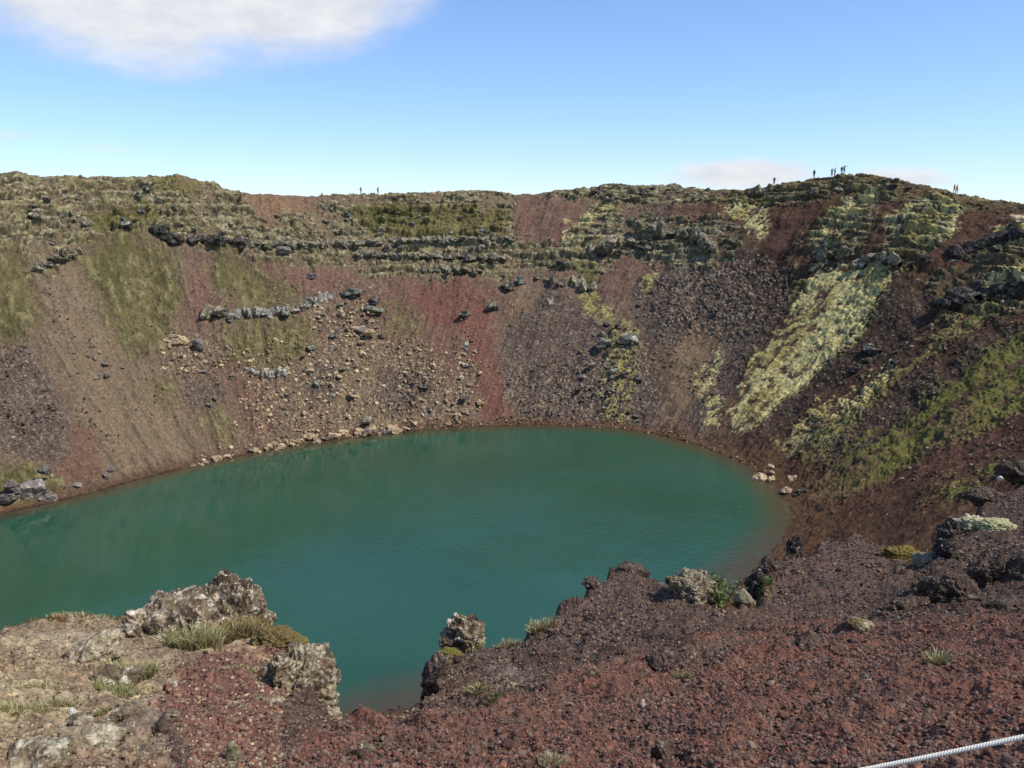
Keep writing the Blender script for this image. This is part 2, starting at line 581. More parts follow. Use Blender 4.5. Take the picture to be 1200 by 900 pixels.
G = {}
G['red'] = fm([[(500, 332), (560, 338), (574, 372), (586, 430), (600, 497), (562, 497), (562, 440), (545, 385), (500, 372), (480, 352)]], 5)
G['redsoft'] = fm([[(430, 365), (480, 330), (560, 325), (590, 340), (585, 372), (540, 395), (552, 430), (530, 440), (500, 400), (440, 400)],
                   [(224, 288), (246, 300), (244, 345), (268, 362), (258, 384), (222, 386), (203, 358), (222, 335)],
                   [(300, 305), (390, 320), (440, 340), (410, 350), (350, 345), (310, 330)],
                   [(400, 320), (480, 320), (470, 345), (400, 350)],
                   [(606, 228), (690, 225), (682, 250), (660, 292), (598, 292), (610, 250)],
                   [(700, 300), (800, 300), (830, 320), (740, 345), (690, 350)]], 6)
G['orange'] = fm([[(282, 226), (360, 231), (390, 262), (340, 268), (300, 262)], [(20, 206), (140, 208), (120, 216), (60, 214)],
                  [(690, 400), (715, 425), (700, 450), (680, 425)], [(600, 350), (690, 360), (692, 405), (650, 435), (600, 400)]], 6)
G['brownred'] = fm([[(800, 238), (862, 240), (858, 272), (800, 280), (770, 262)], [(930, 240), (988, 228), (992, 242), (952, 280), (912, 295), (880, 335), (850, 335), (902, 280)],
                    [(1015, 230), (1052, 232), (1034, 290), (1012, 322), (995, 300)], [(1120, 240), (1200, 244), (1200, 262), (1110, 330), (1070, 320), (1120, 270)],
                    [(940, 360), (1010, 400), (930, 470), (890, 520), (870, 505), (930, 430)], [(1000, 540), (1130, 480), (1200, 440), (1200, 520), (1060, 580), (960, 620)]], 7)
G['dark'] = fm([[(0, 400), (30, 405), (62, 450), (86, 500), (72, 540), (0, 532)], [(590, 445), (620, 420), (645, 400), (700, 385), (742, 405), (765, 440), (772, 496), (620, 497), (600, 480)],
                [(740, 322), (800, 300), (900, 300), (936, 330), (905, 390), (872, 430), (845, 470), (830, 430), (850, 370), (790, 395), (770, 430), (750, 380)],
                [(985, 385), (1040, 332), (1105, 335), (1066, 395), (965, 460), (905, 520), (878, 512), (935, 450)],
                [(935, 552), (1050, 455), (1200, 372), (1200, 392), (1085, 470), (985, 545), (950, 575)],
                [(800, 500), (835, 440), (860, 400), (880, 410), (850, 470), (830, 505)], [(430, 440), (520, 430), (500, 480), (450, 490)], [(355, 440), (400, 420), (395, 470), (350, 470)],
                [(225, 440), (260, 440), (262, 480), (225, 490)], [(640, 330), (720, 380), (700, 400), (590, 440), (585, 400)]], 8)
G['tan'] = fm([[(40, 310), (92, 305), (132, 375), (165, 430), (205, 520), (192, 548), (130, 562), (96, 540), (92, 470), (58, 400)],
               [(120, 390), (190, 440), (235, 530), (180, 548), (150, 470)],
               [(780, 400), (852, 368), (905, 385), (868, 432), (800, 492), (772, 492), (800, 440)], [(780, 320), (830, 300), (800, 330), (760, 350)],
               [(370, 420), (420, 400), (470, 480), (440, 500), (400, 490)]], 9)
G['brown'] = fm([[(250, 420), (292, 420), (332, 500), (286, 517)], [(60, 505), (110, 500), (125, 560), (70, 570)], [(480, 395), (540, 395), (560, 440), (520, 440)]], 6)
G['grass'] = fm([[(85, 290), (140, 272), (190, 280), (216, 330), (206, 370), (182, 412), (150, 422), (130, 380), (108, 330)],
                 [(244, 288), (276, 300), (312, 330), (358, 345), (350, 360), (290, 363), (262, 347), (248, 320)],
                 [(268, 383), (362, 378), (374, 400), (340, 432), (290, 428), (263, 410)], [(-40, 280), (26, 290), (46, 390), (20, 402), (-40, 390)],
                 [(172, 438), (206, 452), (212, 478), (184, 472)], [(238, 478), (276, 490), (272, 520), (248, 522)], [(440, 350), (480, 360), (500, 400), (470, 400)],
                 [(-20, 555), (45, 550), (60, 575), (-20, 600)]], 13, 0.42, 0.3)
G['grassup'] = fm([[(405, 238), (470, 243), (598, 243), (592, 277), (520, 283), (436, 272)], [(815, 232), (905, 227), (905, 238), (850, 242)], [(680, 305), (705, 315), (700, 345), (680, 330)],
                   [(100, 245), (180, 240), (200, 258), (110, 268)], [(190, 206), (240, 212), (230, 225), (190, 222)]], 7, 0.42, 0.2)
G['olive'] = fm([[(932, 545), (962, 500), (1030, 442), (1100, 390), (1178, 348), (1196, 352), (1130, 392), (1050, 452), (990, 512), (955, 548)],
                 [(932, 330), (960, 316), (945, 345), (925, 370)], [(1010, 330), (1065, 306), (1040, 345), (1005, 390), (960, 440), (980, 390)]], 6, 0.45, 0.18)
G['green'] = fm([[(938, 580), (990, 532), (1060, 490), (1130, 430), (1200, 385), (1240, 400), (1220, 470), (1130, 512), (1060, 542), (1000, 582), (958, 592)],
                 [(1075, 590), (1180, 540), (1192, 548), (1120, 588)]], 8, 0.45, 0.2)
G['moss'] = fm([[(938, 334), (962, 310), (1066, 306), (1030, 348), (1000, 392), (960, 432), (920, 470), (884, 500), (850, 502), (872, 458), (892, 420), (930, 370)]], 5, 0.45, 0.16)
G['moss2'] = fm([[(1000, 222), (1030, 222), (1025, 240), (985, 275), (960, 290), (955, 275)], [(1042, 248), (1080, 236), (1135, 236), (1108, 280), (1080, 290), (1036, 262)],
                 [(848, 242), (910, 240), (885, 280), (868, 262)], [(1160, 268), (1230, 245), (1230, 270), (1180, 285)], [(1120, 340), (1200, 305), (1230, 310), (1200, 335), (1130, 355)],
                 [(688, 235), (700, 234), (698, 255), (690, 270), (684, 260)], [(706, 236), (722, 234), (724, 250), (708, 252)], [(820, 440), (850, 405), (838, 440), (822, 470)],
                 [(830, 470), (850, 462), (838, 500), (826, 500)], [(676, 255), (668, 290), (660, 292), (668, 258)],
                 [(960, 480), (1040, 430), (1060, 430), (990, 490), (920, 530), (905, 530)]], 3, 0.42, 0.2)
G['yellow'] = fm([[(722, 385), (745, 380), (748, 430), (735, 495), (706, 496), (712, 450), (722, 430)], [(757, 318), (772, 318), (764, 345), (757, 340)], [(678, 340), (702, 338), (690, 375), (682, 360)],
                  [(700, 350), (722, 372), (716, 385), (698, 372)]], 3, 0.42, 0.2)
G['rock'] = fm([[(-40, 196), (205, 198), (280, 222), (305, 260), (380, 240), (400, 224), (520, 221), (600, 225), (604, 305), (430, 312), (330, 312), (290, 300), (232, 285), (190, 272), (130, 272), (80, 290), (62, 330), (-40, 300)],
                [(640, 222), (730, 208), (860, 218), (990, 200), (1110, 220), (1205, 236), (1180, 246), (1090, 238), (990, 226), (920, 240), (830, 240), (640, 232)],
                [(690, 240), (724, 230), (736, 300), (700, 306), (664, 290)], [(742, 250), (862, 262), (872, 292), (832, 318), (742, 300)],
                [(945, 268), (1000, 240), (1030, 232), (1000, 310), (975, 310), (950, 300)], [(1036, 250), (1132, 236), (1105, 282), (1062, 322), (1030, 300)],
                [(1095, 345), (1200, 300), (1240, 310), (1240, 360), (1100, 372)], [(600, 285), (720, 285), (712, 322), (600, 310)],
                [(420, 310), (600, 305), (600, 330), (560, 325), (420, 326)], [(1080, 330), (1200, 255), (1200, 300), (1110, 345)],
                [(700, 395), (730, 390), (742, 425), (712, 430)], [(0, 560), (60, 550), (85, 580), (20, 598)]], 5, 0.45, 0.14)
G['talus'] = sample(raster([[(290, 390), (420, 370), (500, 400), (555, 410), (562, 495), (420, 512), (300, 530), (240, 540), (290, 480)],
                            [(360, 345), (450, 330), (440, 400), (370, 410)], [(180, 380), (270, 390), (300, 440), (200, 440)], [(580, 440), (770, 400), (770, 498), (600, 497)],
                            [(740, 320), (930, 300), (900, 400), (780, 400)]], 10), wpx, wpy)


def mixc(c, m, col):
    return c * (1 - m[..., None]) + np.asarray(col, np.float32) * m[..., None]


# ------------------------------------------------------------------ far wall: relief
rock = G['rock'] * sstep(-0.42, -0.02, nz1 + nz2 * 0.8 + nz3 * 0.3 + 0.1); moss = np.maximum(G['moss'], G['moss2'])
qa = fA * 0.46 + nz2 * 0.25; qb = fB * 1.35 + nz1 * 0.3 + nz3 * 0.1
c1, i1, s1 = cells2(qa, qb * 0.8, 1, 0.95)
nzh = fbm2(fA * 0.35 + 12, fB * 0.8, 3); nzh2 = fbm2(fA * 0.9 + 77, fB * 1.8, 2); wht = rng.normal(0, 1, fX.shape).astype(np.float32)
c2, i2, s2 = cells2(fA * 1.05 + nz3 * 0.25, fB * 2.2 + nz2 * 0.2, 2)
c3, i3, s3 = cells2(fA * 1.7 + nz3 * 0.2, fB * 2.5 + nz3 * 0.2, 3)
b1 = np.sqrt(np.clip(1 - c1 * c1 * 1.6, 0, 1)) * (0.3 + i1)
b2 = np.sqrt(np.clip(1 - c2 * c2 * 1.6, 0, 1)) * (0.2 + i2)
b3 = np.sqrt(np.clip(1 - c3 * c3 * 1.8, 0, 1)) * (0.1 + i3)
wallm = sstep(0.0, 0.06, fS) * sstep(1.6, 1.15, fS)
ridged = 1 - np.abs(fbm2(fA * 0.22 + 3, fB * 0.5 + 11, 4))
crev = np.maximum(sstep(0.16, 0.02, s1 - c1), 0.6 * sstep(0.16, 0.02, s2 - c2))
dz = rock * (0.34 * i1 + 0.14 * i2 + 0.3 * (ridged - 0.7) + 0.22 * nzh + 0.05 * nzh2 - 0.16 * crev) - rock * 0.25
dz += moss * (0.04 * b2 + 0.07 * b3 + 0.05 * nzh2 + 0.08 * nzh)
dz += G['yellow'] * (0.2 * b2 + 0.1 * nzh2)
dz += (G['grass'] + G['grassup'] + G['green'] + G['olive']).clip(0, 1) * (0.22 * nz2 + 0.12 * nz3 + 0.10)
dz += 0.7 * nz1 + 0.20 * nz2 + 0.09 * nz3 + 0.28 * nst + 0.07 * nst2 * (1 - np.clip(G['grass'] + G['grassup'] + G['green'] + rock, 0, 1))
dz += (G['talus'] * 0.8 + 0.15) * (1 - rock) * np.where(i3 > 0.6, b3 * 0.32, 0)
dz += G['dark'] * 0.14 * b3
qz0 = (Z[sl] * 1.35 + fB * 0.35).astype(np.float32)
strat = fbm2(fA * 0.055 + 5, qz0 * 0.62 + nz2 * 0.12, 2)
dz += rock * 0.75 * (sstep(-0.06, 0.10, strat) - 0.5)
# benches of bedrock: horizontal steps in the rocky band
zf = Z[sl]
zt = zf + nz1 * 1.2 + nz2 * 0.5
per = 2.6
fr = zt / per - np.floor(zt / per)
dz += rock * per * (sstep(0.3, 0.65, fr) - fr) * 0.5
dz *= wallm * sstep(58, 75, RA[sl])
dz += (nz2 * 0.22 + nz3 * 0.12 + nz1 * 0.15) * sstep(0.09, 0.01, np.abs(fS))
# push along the slope's normal: up and towards the lake
nrmx = (LC[0] - fX) / rho[sl]; nrmy = (LC[1] - fY) / rho[sl]
steep = np.clip(fS * 1.2, 0, 1) * sstep(1.04, 0.98, fS)
X[sl] += (dz * 0.60 * steep * nrmx).astype(np.float32); Y[sl] += (dz * 0.60 * steep * nrmy).astype(np.float32)
Z[sl] = zf + dz * 0.80
ZH = Z.copy(); ZH[sl] = zf + dz * (0.80 + 0.42 * steep)
# rim: keep the skyline near its outline after the relief
El = np.where(far, (Z - H) / RA, -9); cur = El.max(0); im = El.argmax(0)
err = (tgt - cur) * rs[im]
ks = np.hanning(41); ks /= ks.sum()
err = np.convolve(np.pad(err, 20, mode='edge'), ks, mode='valid')
Z = Z + err[None, :] * wgt * farw; ZH = ZH + err[None, :] * wgt * farw

# ------------------------------------------------------------------ far wall: ground colours, with some shade painted in
# patches that follow the strata: measured along the wall and up in real height, so steep faces are not smeared
qz = (Z[sl] * 1.35 + fB * 0.35).astype(np.float32)
nzh = fbm2(fA * 0.32 + 12, qz * 0.75, 3); nzh2 = fbm2(fA * 0.8 + 77, qz * 1.5, 3); nz3c = fbm2(fA * 1.2 + 90, qz * 1.3, 3)
col = np.empty(fX.shape + (3,), np.float32)
col[:] = lin(116, 96, 80, 1.0)
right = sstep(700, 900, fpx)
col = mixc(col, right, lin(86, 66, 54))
leftt = sstep(420, 120, fpx)
col = mixc(col, leftt * 0.8, lin(112, 95, 78))
col = mixc(col, sstep(-0.2, 0.8, nst) * 0.45, lin(104, 80, 68))
col = mixc(col, sstep(0.1, 0.8, nst2 + nz1 * 0.5) * 0.35, lin(126, 104, 78))
col = mixc(col, G['tan'] * 0.9, lin(121, 103, 82))
col = mixc(col, G['tan'] * sstep(600, 750, fpx) * 0.8, lin(124, 102, 80))
col = mixc(col, G['brown'] * 0.8, lin(108, 82, 68))
col = mixc(col, G['orange'] * 0.75, lin(130, 102, 78))
col = mixc(col, G['brownred'] * 0.85, lin(100, 74, 62))
col = mixc(col, G['redsoft'] * 0.8, lin(114, 86, 74))
col = mixc(col, G['red'] * 0.9, lin(114, 78, 67))
col = mixc(col, G['dark'] * 0.85, lin(94, 80, 70))
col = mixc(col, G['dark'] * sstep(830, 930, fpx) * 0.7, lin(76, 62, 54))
# speckle of single stones on the scree
spk = (i3 > 0.80) & (c3 < 0.42)
col = mixc(col, spk * G['talus'] * 0.8, lin(168, 150, 118))
spk2 = (i3 < 0.4) & (c3 < 0.5)
col = mixc(col, spk2 * np.clip(G['dark'] + G['talus'] * 0.6 + 0.15, 0, 1) * 0.55, lin(62, 50, 48))
col = mixc(col, (i3 > 0.72) * (c3 < 0.4) * G['dark'] * 0.6, lin(140, 132, 118))
# rock with lichen
rk = np.empty_like(col); rk[:] = lin(96, 87, 70)
rk = mixc(rk, sstep(0.35, 0.75, i1) * 0.6, lin(96, 86, 72))
rk = mixc(rk, sstep(-0.1, 0.3, nzh * 0.9 + (i2 - 0.5) * 0.7) * 0.8, lin(150, 139, 104))
rk = mixc(rk, sstep(0.05, 0.3, nzh2 + nz3c * 0.4) * 0.7, lin(180, 172, 136))
rk = mixc(rk, np.maximum(crev * 0.8, sstep(0.05, 0.3, -nzh2 - nzh * 0.6)) * 0.85, lin(66, 57, 48))
rk = mixc(rk, sstep(-0.22, -0.10, strat) * sstep(0.06, -0.04, strat) * 0.75, lin(62, 54, 45))  # shade below the jutting strata, painted into the rock colour
rk = mixc(rk, sstep(0.12, 0.3, strat) * 0.4, lin(158, 146, 112))
rk = mixc(rk, sstep(0.0, 0.5, nz1 + nz2 * 0.4) * 0.45, lin(118, 106, 72))
col = mixc(col, G['rock'] * 0.5, lin(118, 104, 78))
col = mixc(col, rock, rk)
# vegetation
gr = np.empty_like(col); gr[:] = lin(104, 97, 62)
gr = mixc(gr, sstep(-0.3, 0.4, nz1 + nz3 * 0.4), lin(88, 84, 52))
gr = mixc(gr, sstep(0.1, 0.6, nz2 + nst * 0.4) * 0.6, lin(134, 122, 88))
gr = mixc(gr, sstep(0.2, 0.6, -nz2 + nz3c * 0.4) * 0.5, lin(82, 76, 52))
gveg = G['grass'] * (0.75 + 0.2 * sstep(-0.4, 0.3, nz1 + nz2 * 0.5 + nst2 * 0.3))
col = mixc(col, gveg, gr)
gu = gr * np.array([0.98, 0.97, 0.84], np.float32)
col = mixc(col, G['grassup'] * 0.85, gu)
ol = np.empty_like(col); ol[:] = lin(124, 114, 58)
ol = mixc(ol, sstep(-0.2, 0.4, nz2), lin(104, 97, 56))
ol = mixc(ol, sstep(0.2, 0.5, nz3 + nz1 * 0.4) * 0.8, lin(146, 138, 96))
col = mixc(col, G['olive'] * 0.8 * sstep(-0.5, 0.1, nst + nz2 * 0.5 + 0.1), ol)
ge = np.empty_like(col); ge[:] = lin(106, 102, 52)
ge = mixc(ge, sstep(-0.2, 0.5, nz2 + nst * 0.4), lin(92, 92, 46))
ge = mixc(ge, sstep(0.25, 0.6, nz1 + nst2 * 0.4) * 0.7, lin(104, 82, 64))
ge = mixc(ge, sstep(0.3, 0.6, nz3) * 0.6, lin(130, 122, 80))
col = mixc(col, G['green'] * 0.85 * sstep(-0.6, 0.05, nst + nz2 * 0.4 + 0.1), ge)
ms = np.empty_like(col); ms[:] = lin(190, 178, 122)
ms = mixc(ms, sstep(-0.1, 0.4, nst2 + nzh * 0.5) * 0.6, lin(156, 142, 86))
ms = mixc(ms, sstep(0.15, 0.5, nz1 + nz2 * 0.5) * 0.75, lin(148, 132, 70))
ms = mixc(ms, sstep(0.1, 0.4, nzh2 + nz3c * 0.3) * 0.4, lin(208, 198, 154))
ms = mixc(ms, sstep(0.15, 0.4, -nzh2 - nz3c * 0.4 + nst2 * 0.2) * 0.22, lin(110, 98, 66))
mg = np.clip(G['moss'] * sstep(-0.5, -0.1, nz2 * 0.8 + nz3 * 0.5 + nst * 0.4) + G['moss2'] * sstep(-0.15, 0.1, nz2 * 0.7 + nz3 * 0.6), 0, 1)
col = mixc(col, mg * 0.95, ms)
ye = np.empty_like(col); ye[:] = lin(140, 128, 74)
ye = mixc(ye, sstep(0, 0.4, nz3c), lin(164, 154, 106))
col = mixc(col, G['yellow'] * sstep(-0.2, 0.05, nz2 + nz3 * 0.5) * 0.85, ye)
# a rusty, damp strip at the waterline and the little beach
wet = sstep(0.055, 0.015, fS + nz2 * 0.008)
col = mixc(col, wet * 0.8, lin(92, 68, 52))
wet2 = sstep(0.012, 0.002, fS)
col = mixc(col, wet2 * 0.8, lin(58, 40, 32))
beach = sstep(0.17, 0.05, fS) * sstep(850, 900, fpx)
col = mixc(col, beach * 0.8, lin(98, 74, 58))
col *= (1 + 0.22 * nz3c + 0.12 * nz2 + 0.12 * nst2 + 0.08 * nst)[..., None].clip(0.5, 1.6)
col *= np.exp(wht * (0.20 - 0.10 * np.clip(G['grass'] + G['green'] + G['tan'] * 0.5, 0, 1)))[..., None]
col *= np.array([1.0, 0.98, 0.90], np.float32)
right_shade = (sstep(820, 960, fpx) * (1 - np.clip(G['moss'] + G['moss2'] + G['green'] + G['olive'], 0, 1)))[..., None]  # deeper shade of the right wall, painted into the ground colour outside moss and grass
col *= 1 - right_shade * np.array([0.22, 0.27, 0.34], np.float32)
col = np.clip(col, 0.01, 0.75)

COL = np.zeros((NR, NA, 3), np.float32); COL[:] = lin(100, 76, 62)
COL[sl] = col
COL[fj:] = lin(96, 84, 60)

# ------------------------------------------------------------------ near ground: relief and colours
ni = int(np.searchsorted(rs, 30))
ns = slice(0, ni)
nX, nY = X[ns], Y[ns]
m1 = fbm2(nX * 0.8, nY * 0.8, 4); m2 = fbm2(nX * 2.6 + 40, nY * 2.6, 4); m3 = fbm2(nX * 9 + 20, nY * 9, 4); m4 = fbm2(nX * 26 + 70, nY * 26, 3)
npx, npy = PX[ns], PY[ns]
w1x = npx + m2 * 9 + m1 * 8; w1y = npy + m2 * 7 + m1 * 6


def nm(polys, blur=8, edge=0.45, soft=0.15):
    m = sample(raster(polys, blur), w1x, w1y)
    return sstep(edge - soft, edge + soft, m + m3 * 0.10 + m2 * 0.08)


N = {}
N['redr'] = nm([[(290, 1000), (330, 890), (400, 852), (560, 835), (700, 795), (900, 748), (1040, 735), (1300, 722), (1300, 1000)]], 10, 0.45, 0.25)
N['redl'] = nm([[(195, 800), (330, 748), (350, 780), (330, 860), (310, 1000), (210, 1000), (230, 880), (180, 850)]], 8, 0.45, 0.2)
N['left'] = nm([[(-300, 650), (330, 690), (350, 760), (200, 790), (190, 850), (230, 1000), (-300, 1000)]], 8)
N['purp'] = nm([[(250, 750), (330, 745), (340, 775), (270, 780)], [(600, 690), (840, 690), (700, 760), (560, 790)], [(860, 640), (1060, 640), (1000, 720), (860, 720)]], 14)
N['grey'] = nm([[(580, 780), (640, 790), (620, 820), (560, 800)], [(160, 845), (220, 850), (200, 890), (120, 880)], [(560, 830), (600, 850), (520, 870)], [(380, 840), (420, 850), (400, 870)]], 8)
N['dry'] = nm([[(-60, 800), (90, 790), (60, 815), (-60, 815)], [(-60, 815), (110, 830), (80, 860), (-60, 860)], [(60, 835), (110, 832), (120, 850), (60, 850)], [(100, 790), (180, 780), (175, 805), (120, 815)],
               [(195, 730), (250, 725), (260, 765), (205, 768)], [(255, 755), (300, 765), (340, 790), (290, 785)], [(60, 720), (150, 712), (150, 722), (60, 728)]], 6, 0.4, 0.25)
N['rust'] = nm([[(-20, 735), (15, 718), (70, 712), (60, 722), (10, 732), (-20, 750)], [(1040, 632), (1075, 640), (1080, 655), (1050, 645)]], 4)
N['green'] = nm([[(235, 715), (300, 725), (310, 745), (250, 740)], [(330, 735), (360, 735), (365, 760), (340, 765)], [(140, 700), (230, 690), (200, 700), (150, 712)], [(1090, 620), (1140, 612), (1130, 625), (1095, 640)],
                 [(860, 690), (900, 680), (900, 705), (860, 710)], [(515, 762), (540, 755), (540, 765), (510, 775)]], 5)
ncol = np.empty(nX.shape + (3,), np.float32); ncol[:] = lin(96, 79, 68)
ncol = mixc(ncol, sstep(-0.2, 0.5, m2 + m1 * 0.5) * 0.6, lin(78, 58, 52))
ncol = mixc(ncol, N['purp'] * 0.4, lin(98, 79, 72))
ncol = mixc(ncol, N['redr'] * 0.85, lin(108, 79, 68))
ncol = mixc(ncol, N['redr'] * sstep(0.0, 0.5, m2) * 0.55, lin(116, 76, 63))
ncol = mixc(ncol, N['redr'] * sstep(0.1, 0.5, -m2 + m3 * 0.3) * 0.5, lin(100, 80, 74))
ncol = mixc(ncol, sstep(950, 1200, npx) * N['redr'] * 0.5, lin(104, 70, 60))
ncol = mixc(ncol, N['left'] * 0.92, lin(146, 126, 102))
ncol = mixc(ncol, N['left'] * sstep(-0.1, 0.4, m2) * 0.5, lin(128, 104, 84))
ncol = mixc(ncol, N['left'] * sstep(0.1, 0.5, m1 + m3 * 0.4) * 0.6, lin(168, 150, 124))
ncol = mixc(ncol, N['left'] * sstep(850, 900, npy + m2 * 10) * 0.6, lin(124, 98, 82))
ncol = mixc(ncol, N['redl'] * 0.85, lin(122, 86, 75))
ncol = mixc(ncol, N['grey'] * 0.6, lin(118, 104, 94))
ncol = mixc(ncol, N['dry'] * 0.55 * sstep(-0.5, 0.3, m3 + m2), lin(166, 150, 112))
ncol = mixc(ncol, N['rust'] * 0.8, lin(118, 66, 40))
ncol = mixc(ncol, N['green'] * 0.8, lin(108, 98, 52))
ncol *= np.array([1.0, 0.965, 0.86], np.float32)
ncol *= (1 + 0.22 * m3 + 0.22 * m4)[..., None].clip(0.4, 1.7)
wn = NEAR[ns]
NEARC = wn.copy()
COL[ns] = COL[ns] * (1 - wn[..., None]) + np.clip(ncol, 0.008, 0.7) * wn[..., None]
amp = sstep(1.2, 3, RA[ns])
dzn = 0.10 * m1 * amp + 0.055 * m2 * amp + 0.015 * m3 + 0.008 * m4
# little hollows and clods
cc, ci, cs = cells2(nX * 5.5 + m3 * 0.2, nY * 5.5, 5)
dzn += np.where(ci > 0.80, 0.03 * np.sqrt(np.clip(1 - cc * cc * 2.2, 0, 1)), 0) * amp
cc2, ci2, _ = cells2(nX * 14, nY * 14, 6)
dzn += 0.016 * np.sqrt(np.clip(1 - cc2 * cc2 * 1.8, 0, 1)) * ci2
Z[ns] += dzn * np.clip(wn + 0.2, 0, 1)
Z = Z.astype(np.float32)
ZH[ns] = Z[ns]; ZH = ZH.astype(np.float32)

# ------------------------------------------------------------------ the ground mesh
M_ground = mat_ground()
vid = np.arange(NR * NA, dtype=np.int32).reshape(NR, NA)
quads = np.stack([vid[:-1, :-1], vid[:-1, 1:], vid[1:, 1:], vid[1:, :-1]], -1).reshape(-1, 4)
V = np.stack([X, Y, Z], -1).reshape(-1, 3)
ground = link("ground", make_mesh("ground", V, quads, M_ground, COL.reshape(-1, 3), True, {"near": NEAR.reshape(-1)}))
tag(ground, kind="structure", label="brown and red crater ground with steep scree walls and rocky rim", cat="ground")


# ------------------------------------------------------------------ lookup on the ground
def hit(px, py, rmin=0.0):
    a, b, c = ray(px, py)
    az = math.atan2(a, b); t = c / math.hypot(a, b)
    j = int(np.clip(np.searchsorted(azs, az), 1, NA - 1))
    if az - azs[j - 1] < azs[j] - az: j -= 1
    zc = ZH[:, j]; below = (H + t * rs) <= zc
    below &= rs > rmin
    i = int(np.argmax(below))
    if not below[i]: i = NR - 40
    r = rs[i]
    if i > 0:
        d0 = (H + t * rs[i - 1]) - zc[i - 1]; d1 = (H + t * rs[i]) - zc[i]
        if d0 > 0 and d0 - d1 > 1e-6:
            r = rs[i - 1] + (rs[i] - rs[i - 1]) * d0 / (d0 - d1)
    zz = H + t * r
    return Vector((r * math.sin(az), r * math.cos(az), zz)), math.sqrt(r * r + (t * r) ** 2)


def hit_near(px, py, rmin=0.0):
    for k in range(40):
        p, d = hit(px, py + 2 * k, rmin)
        if d < 32: break
    return p, d


def ground_z(x, y):
    az = math.atan2(x, y); r = math.hypot(x, y)
    j = int(np.clip(np.searchsorted(azs, az), 1, NA - 1)); i = int(np.clip(np.searchsorted(rs, r), 1, NR - 1))
    fa = (az - azs[j - 1]) / (azs[j] - azs[j - 1]); fr_ = (r - rs[i - 1]) / (rs[i] - rs[i - 1])
    return float((Z[i - 1, j - 1] * (1 - fa) + Z[i - 1, j] * fa) * (1 - fr_) + (Z[i, j - 1] * (1 - fa) + Z[i, j] * fa) * fr_)


# ------------------------------------------------------------------ lake
wy = np.linspace(30, 158, 257); wx = np.linspace(-112, 62, 349)
WX, WY = np.meshgrid(wx, wy)
_, _, _, _, ws = crater_coords(WX, WY)
ww = ws * 56.0
shal = sstep(-5.0, -0.4, ww)
rip = (0.05 + 0.95 * sstep(-45, 15, WX + (110 - WY) * 0.35)) * (0.55 + 0.9 * sstep(-0.3, 0.5, fbm2(WX * 0.035, WY * 0.07, 3)))
wid = np.arange(WX.size).reshape(WX.shape)
wq = np.stack([wid[:-1, :-1], wid[:-1, 1:], wid[1:, 1:], wid[1:, :-1]], -1).reshape(-1, 4)
lake = link("water", make_mesh("water", np.stack([WX, WY, np.zeros_like(WX)], -1).reshape(-1, 3), wq, mat_water(), None, True,
                               {"shallow": shal.ravel(), "ripple": rip.ravel()}))
tag(lake, kind="structure", label="teal green lake water filling the crater floor", cat="water")


# ------------------------------------------------------------------ rocks
def ico(sub):
    t = (1 + 5 ** 0.5) / 2
    v = [(-1, t, 0), (1, t, 0), (-1, -t, 0), (1, -t, 0), (0, -1, t), (0, 1, t), (0, -1, -t), (0, 1, -t), (t, 0, -1), (t, 0, 1), (-t, 0, -1), (-t, 0, 1)]
    f = [(0, 11, 5), (0, 5, 1), (0, 1, 7), (0, 7, 10), (0, 10, 11), (1, 5, 9), (5, 11, 4), (11, 10, 2), (10, 7, 6), (7, 1, 8),
         (3, 9, 4), (3, 4, 2), (3, 2, 6), (3, 6, 8), (3, 8, 9), (4, 9, 5), (2, 4, 11), (6, 2, 10), (8, 6, 7), (9, 8, 1)]
    v = np.array(v, float); v /= np.linalg.norm(v, axis=1)[:, None]; f = np.array(f, np.int64)
    for _ in range(sub):
        n = len(v)
        e = np.concatenate([f[:, [0, 1]], f[:, [1, 2]], f[:, [2, 0]]]); e.sort(1)
        key = e[:, 0] * n + e[:, 1]
        uq, inv = np.unique(key, return_inverse=True)
        mid = v[uq // n] + v[uq % n]; mid /= np.linalg.norm(mid, axis=1)[:, None]
        v = np.concatenate([v, mid])
        k = len(f); a, b, c = inv[:k] + n, inv[k:2 * k] + n, inv[2 * k:] + n
        f = np.concatenate([np.stack([f[:, 0], a, c], 1), np.stack([f[:, 1], b, a], 1), np.stack([f[:, 2], c, b], 1), np.stack([a, b, c], 1)])
    return v, f


ICO = {i: ico(i) for i in range(0, 7)}


def rock_shape(seed, sub=3, dims=(1, 1, 1), facets=10, rough=0.12, freq=1.6, depth=(0.55, 0.95), octv=4, ridge=0.0):
    r = np.random.default_rng(seed)
    v, f = ICO[sub]
    v = v.copy()
    for _ in range(facets):
        n = r.normal(size=3); n /= np.linalg.norm(n)
        d = r.uniform(*depth)
        k = v @ n - d
        v -= np.where(k > 0, k, 0)[:, None] * n
    dirn = v / np.linalg.norm(v, axis=1)[:, None]
    off = r.uniform(0, 60, 3)
    q = v * np.array(dims) / max(dims)
    nn = fbm3(q * freq + off, octv, 0.55)
    v = v + dirn * (rough * nn)[:, None]
    if ridge > 0:
        rd = np.abs(fbm3(q * freq * 2.2 + off + 9, max(2, octv - 1), 0.6))
        v = v - dirn * (ridge * (0.45 - np.minimum(rd, 0.45)))[:, None]
    return v * np.array(dims) * 0.5 / 0.85, f


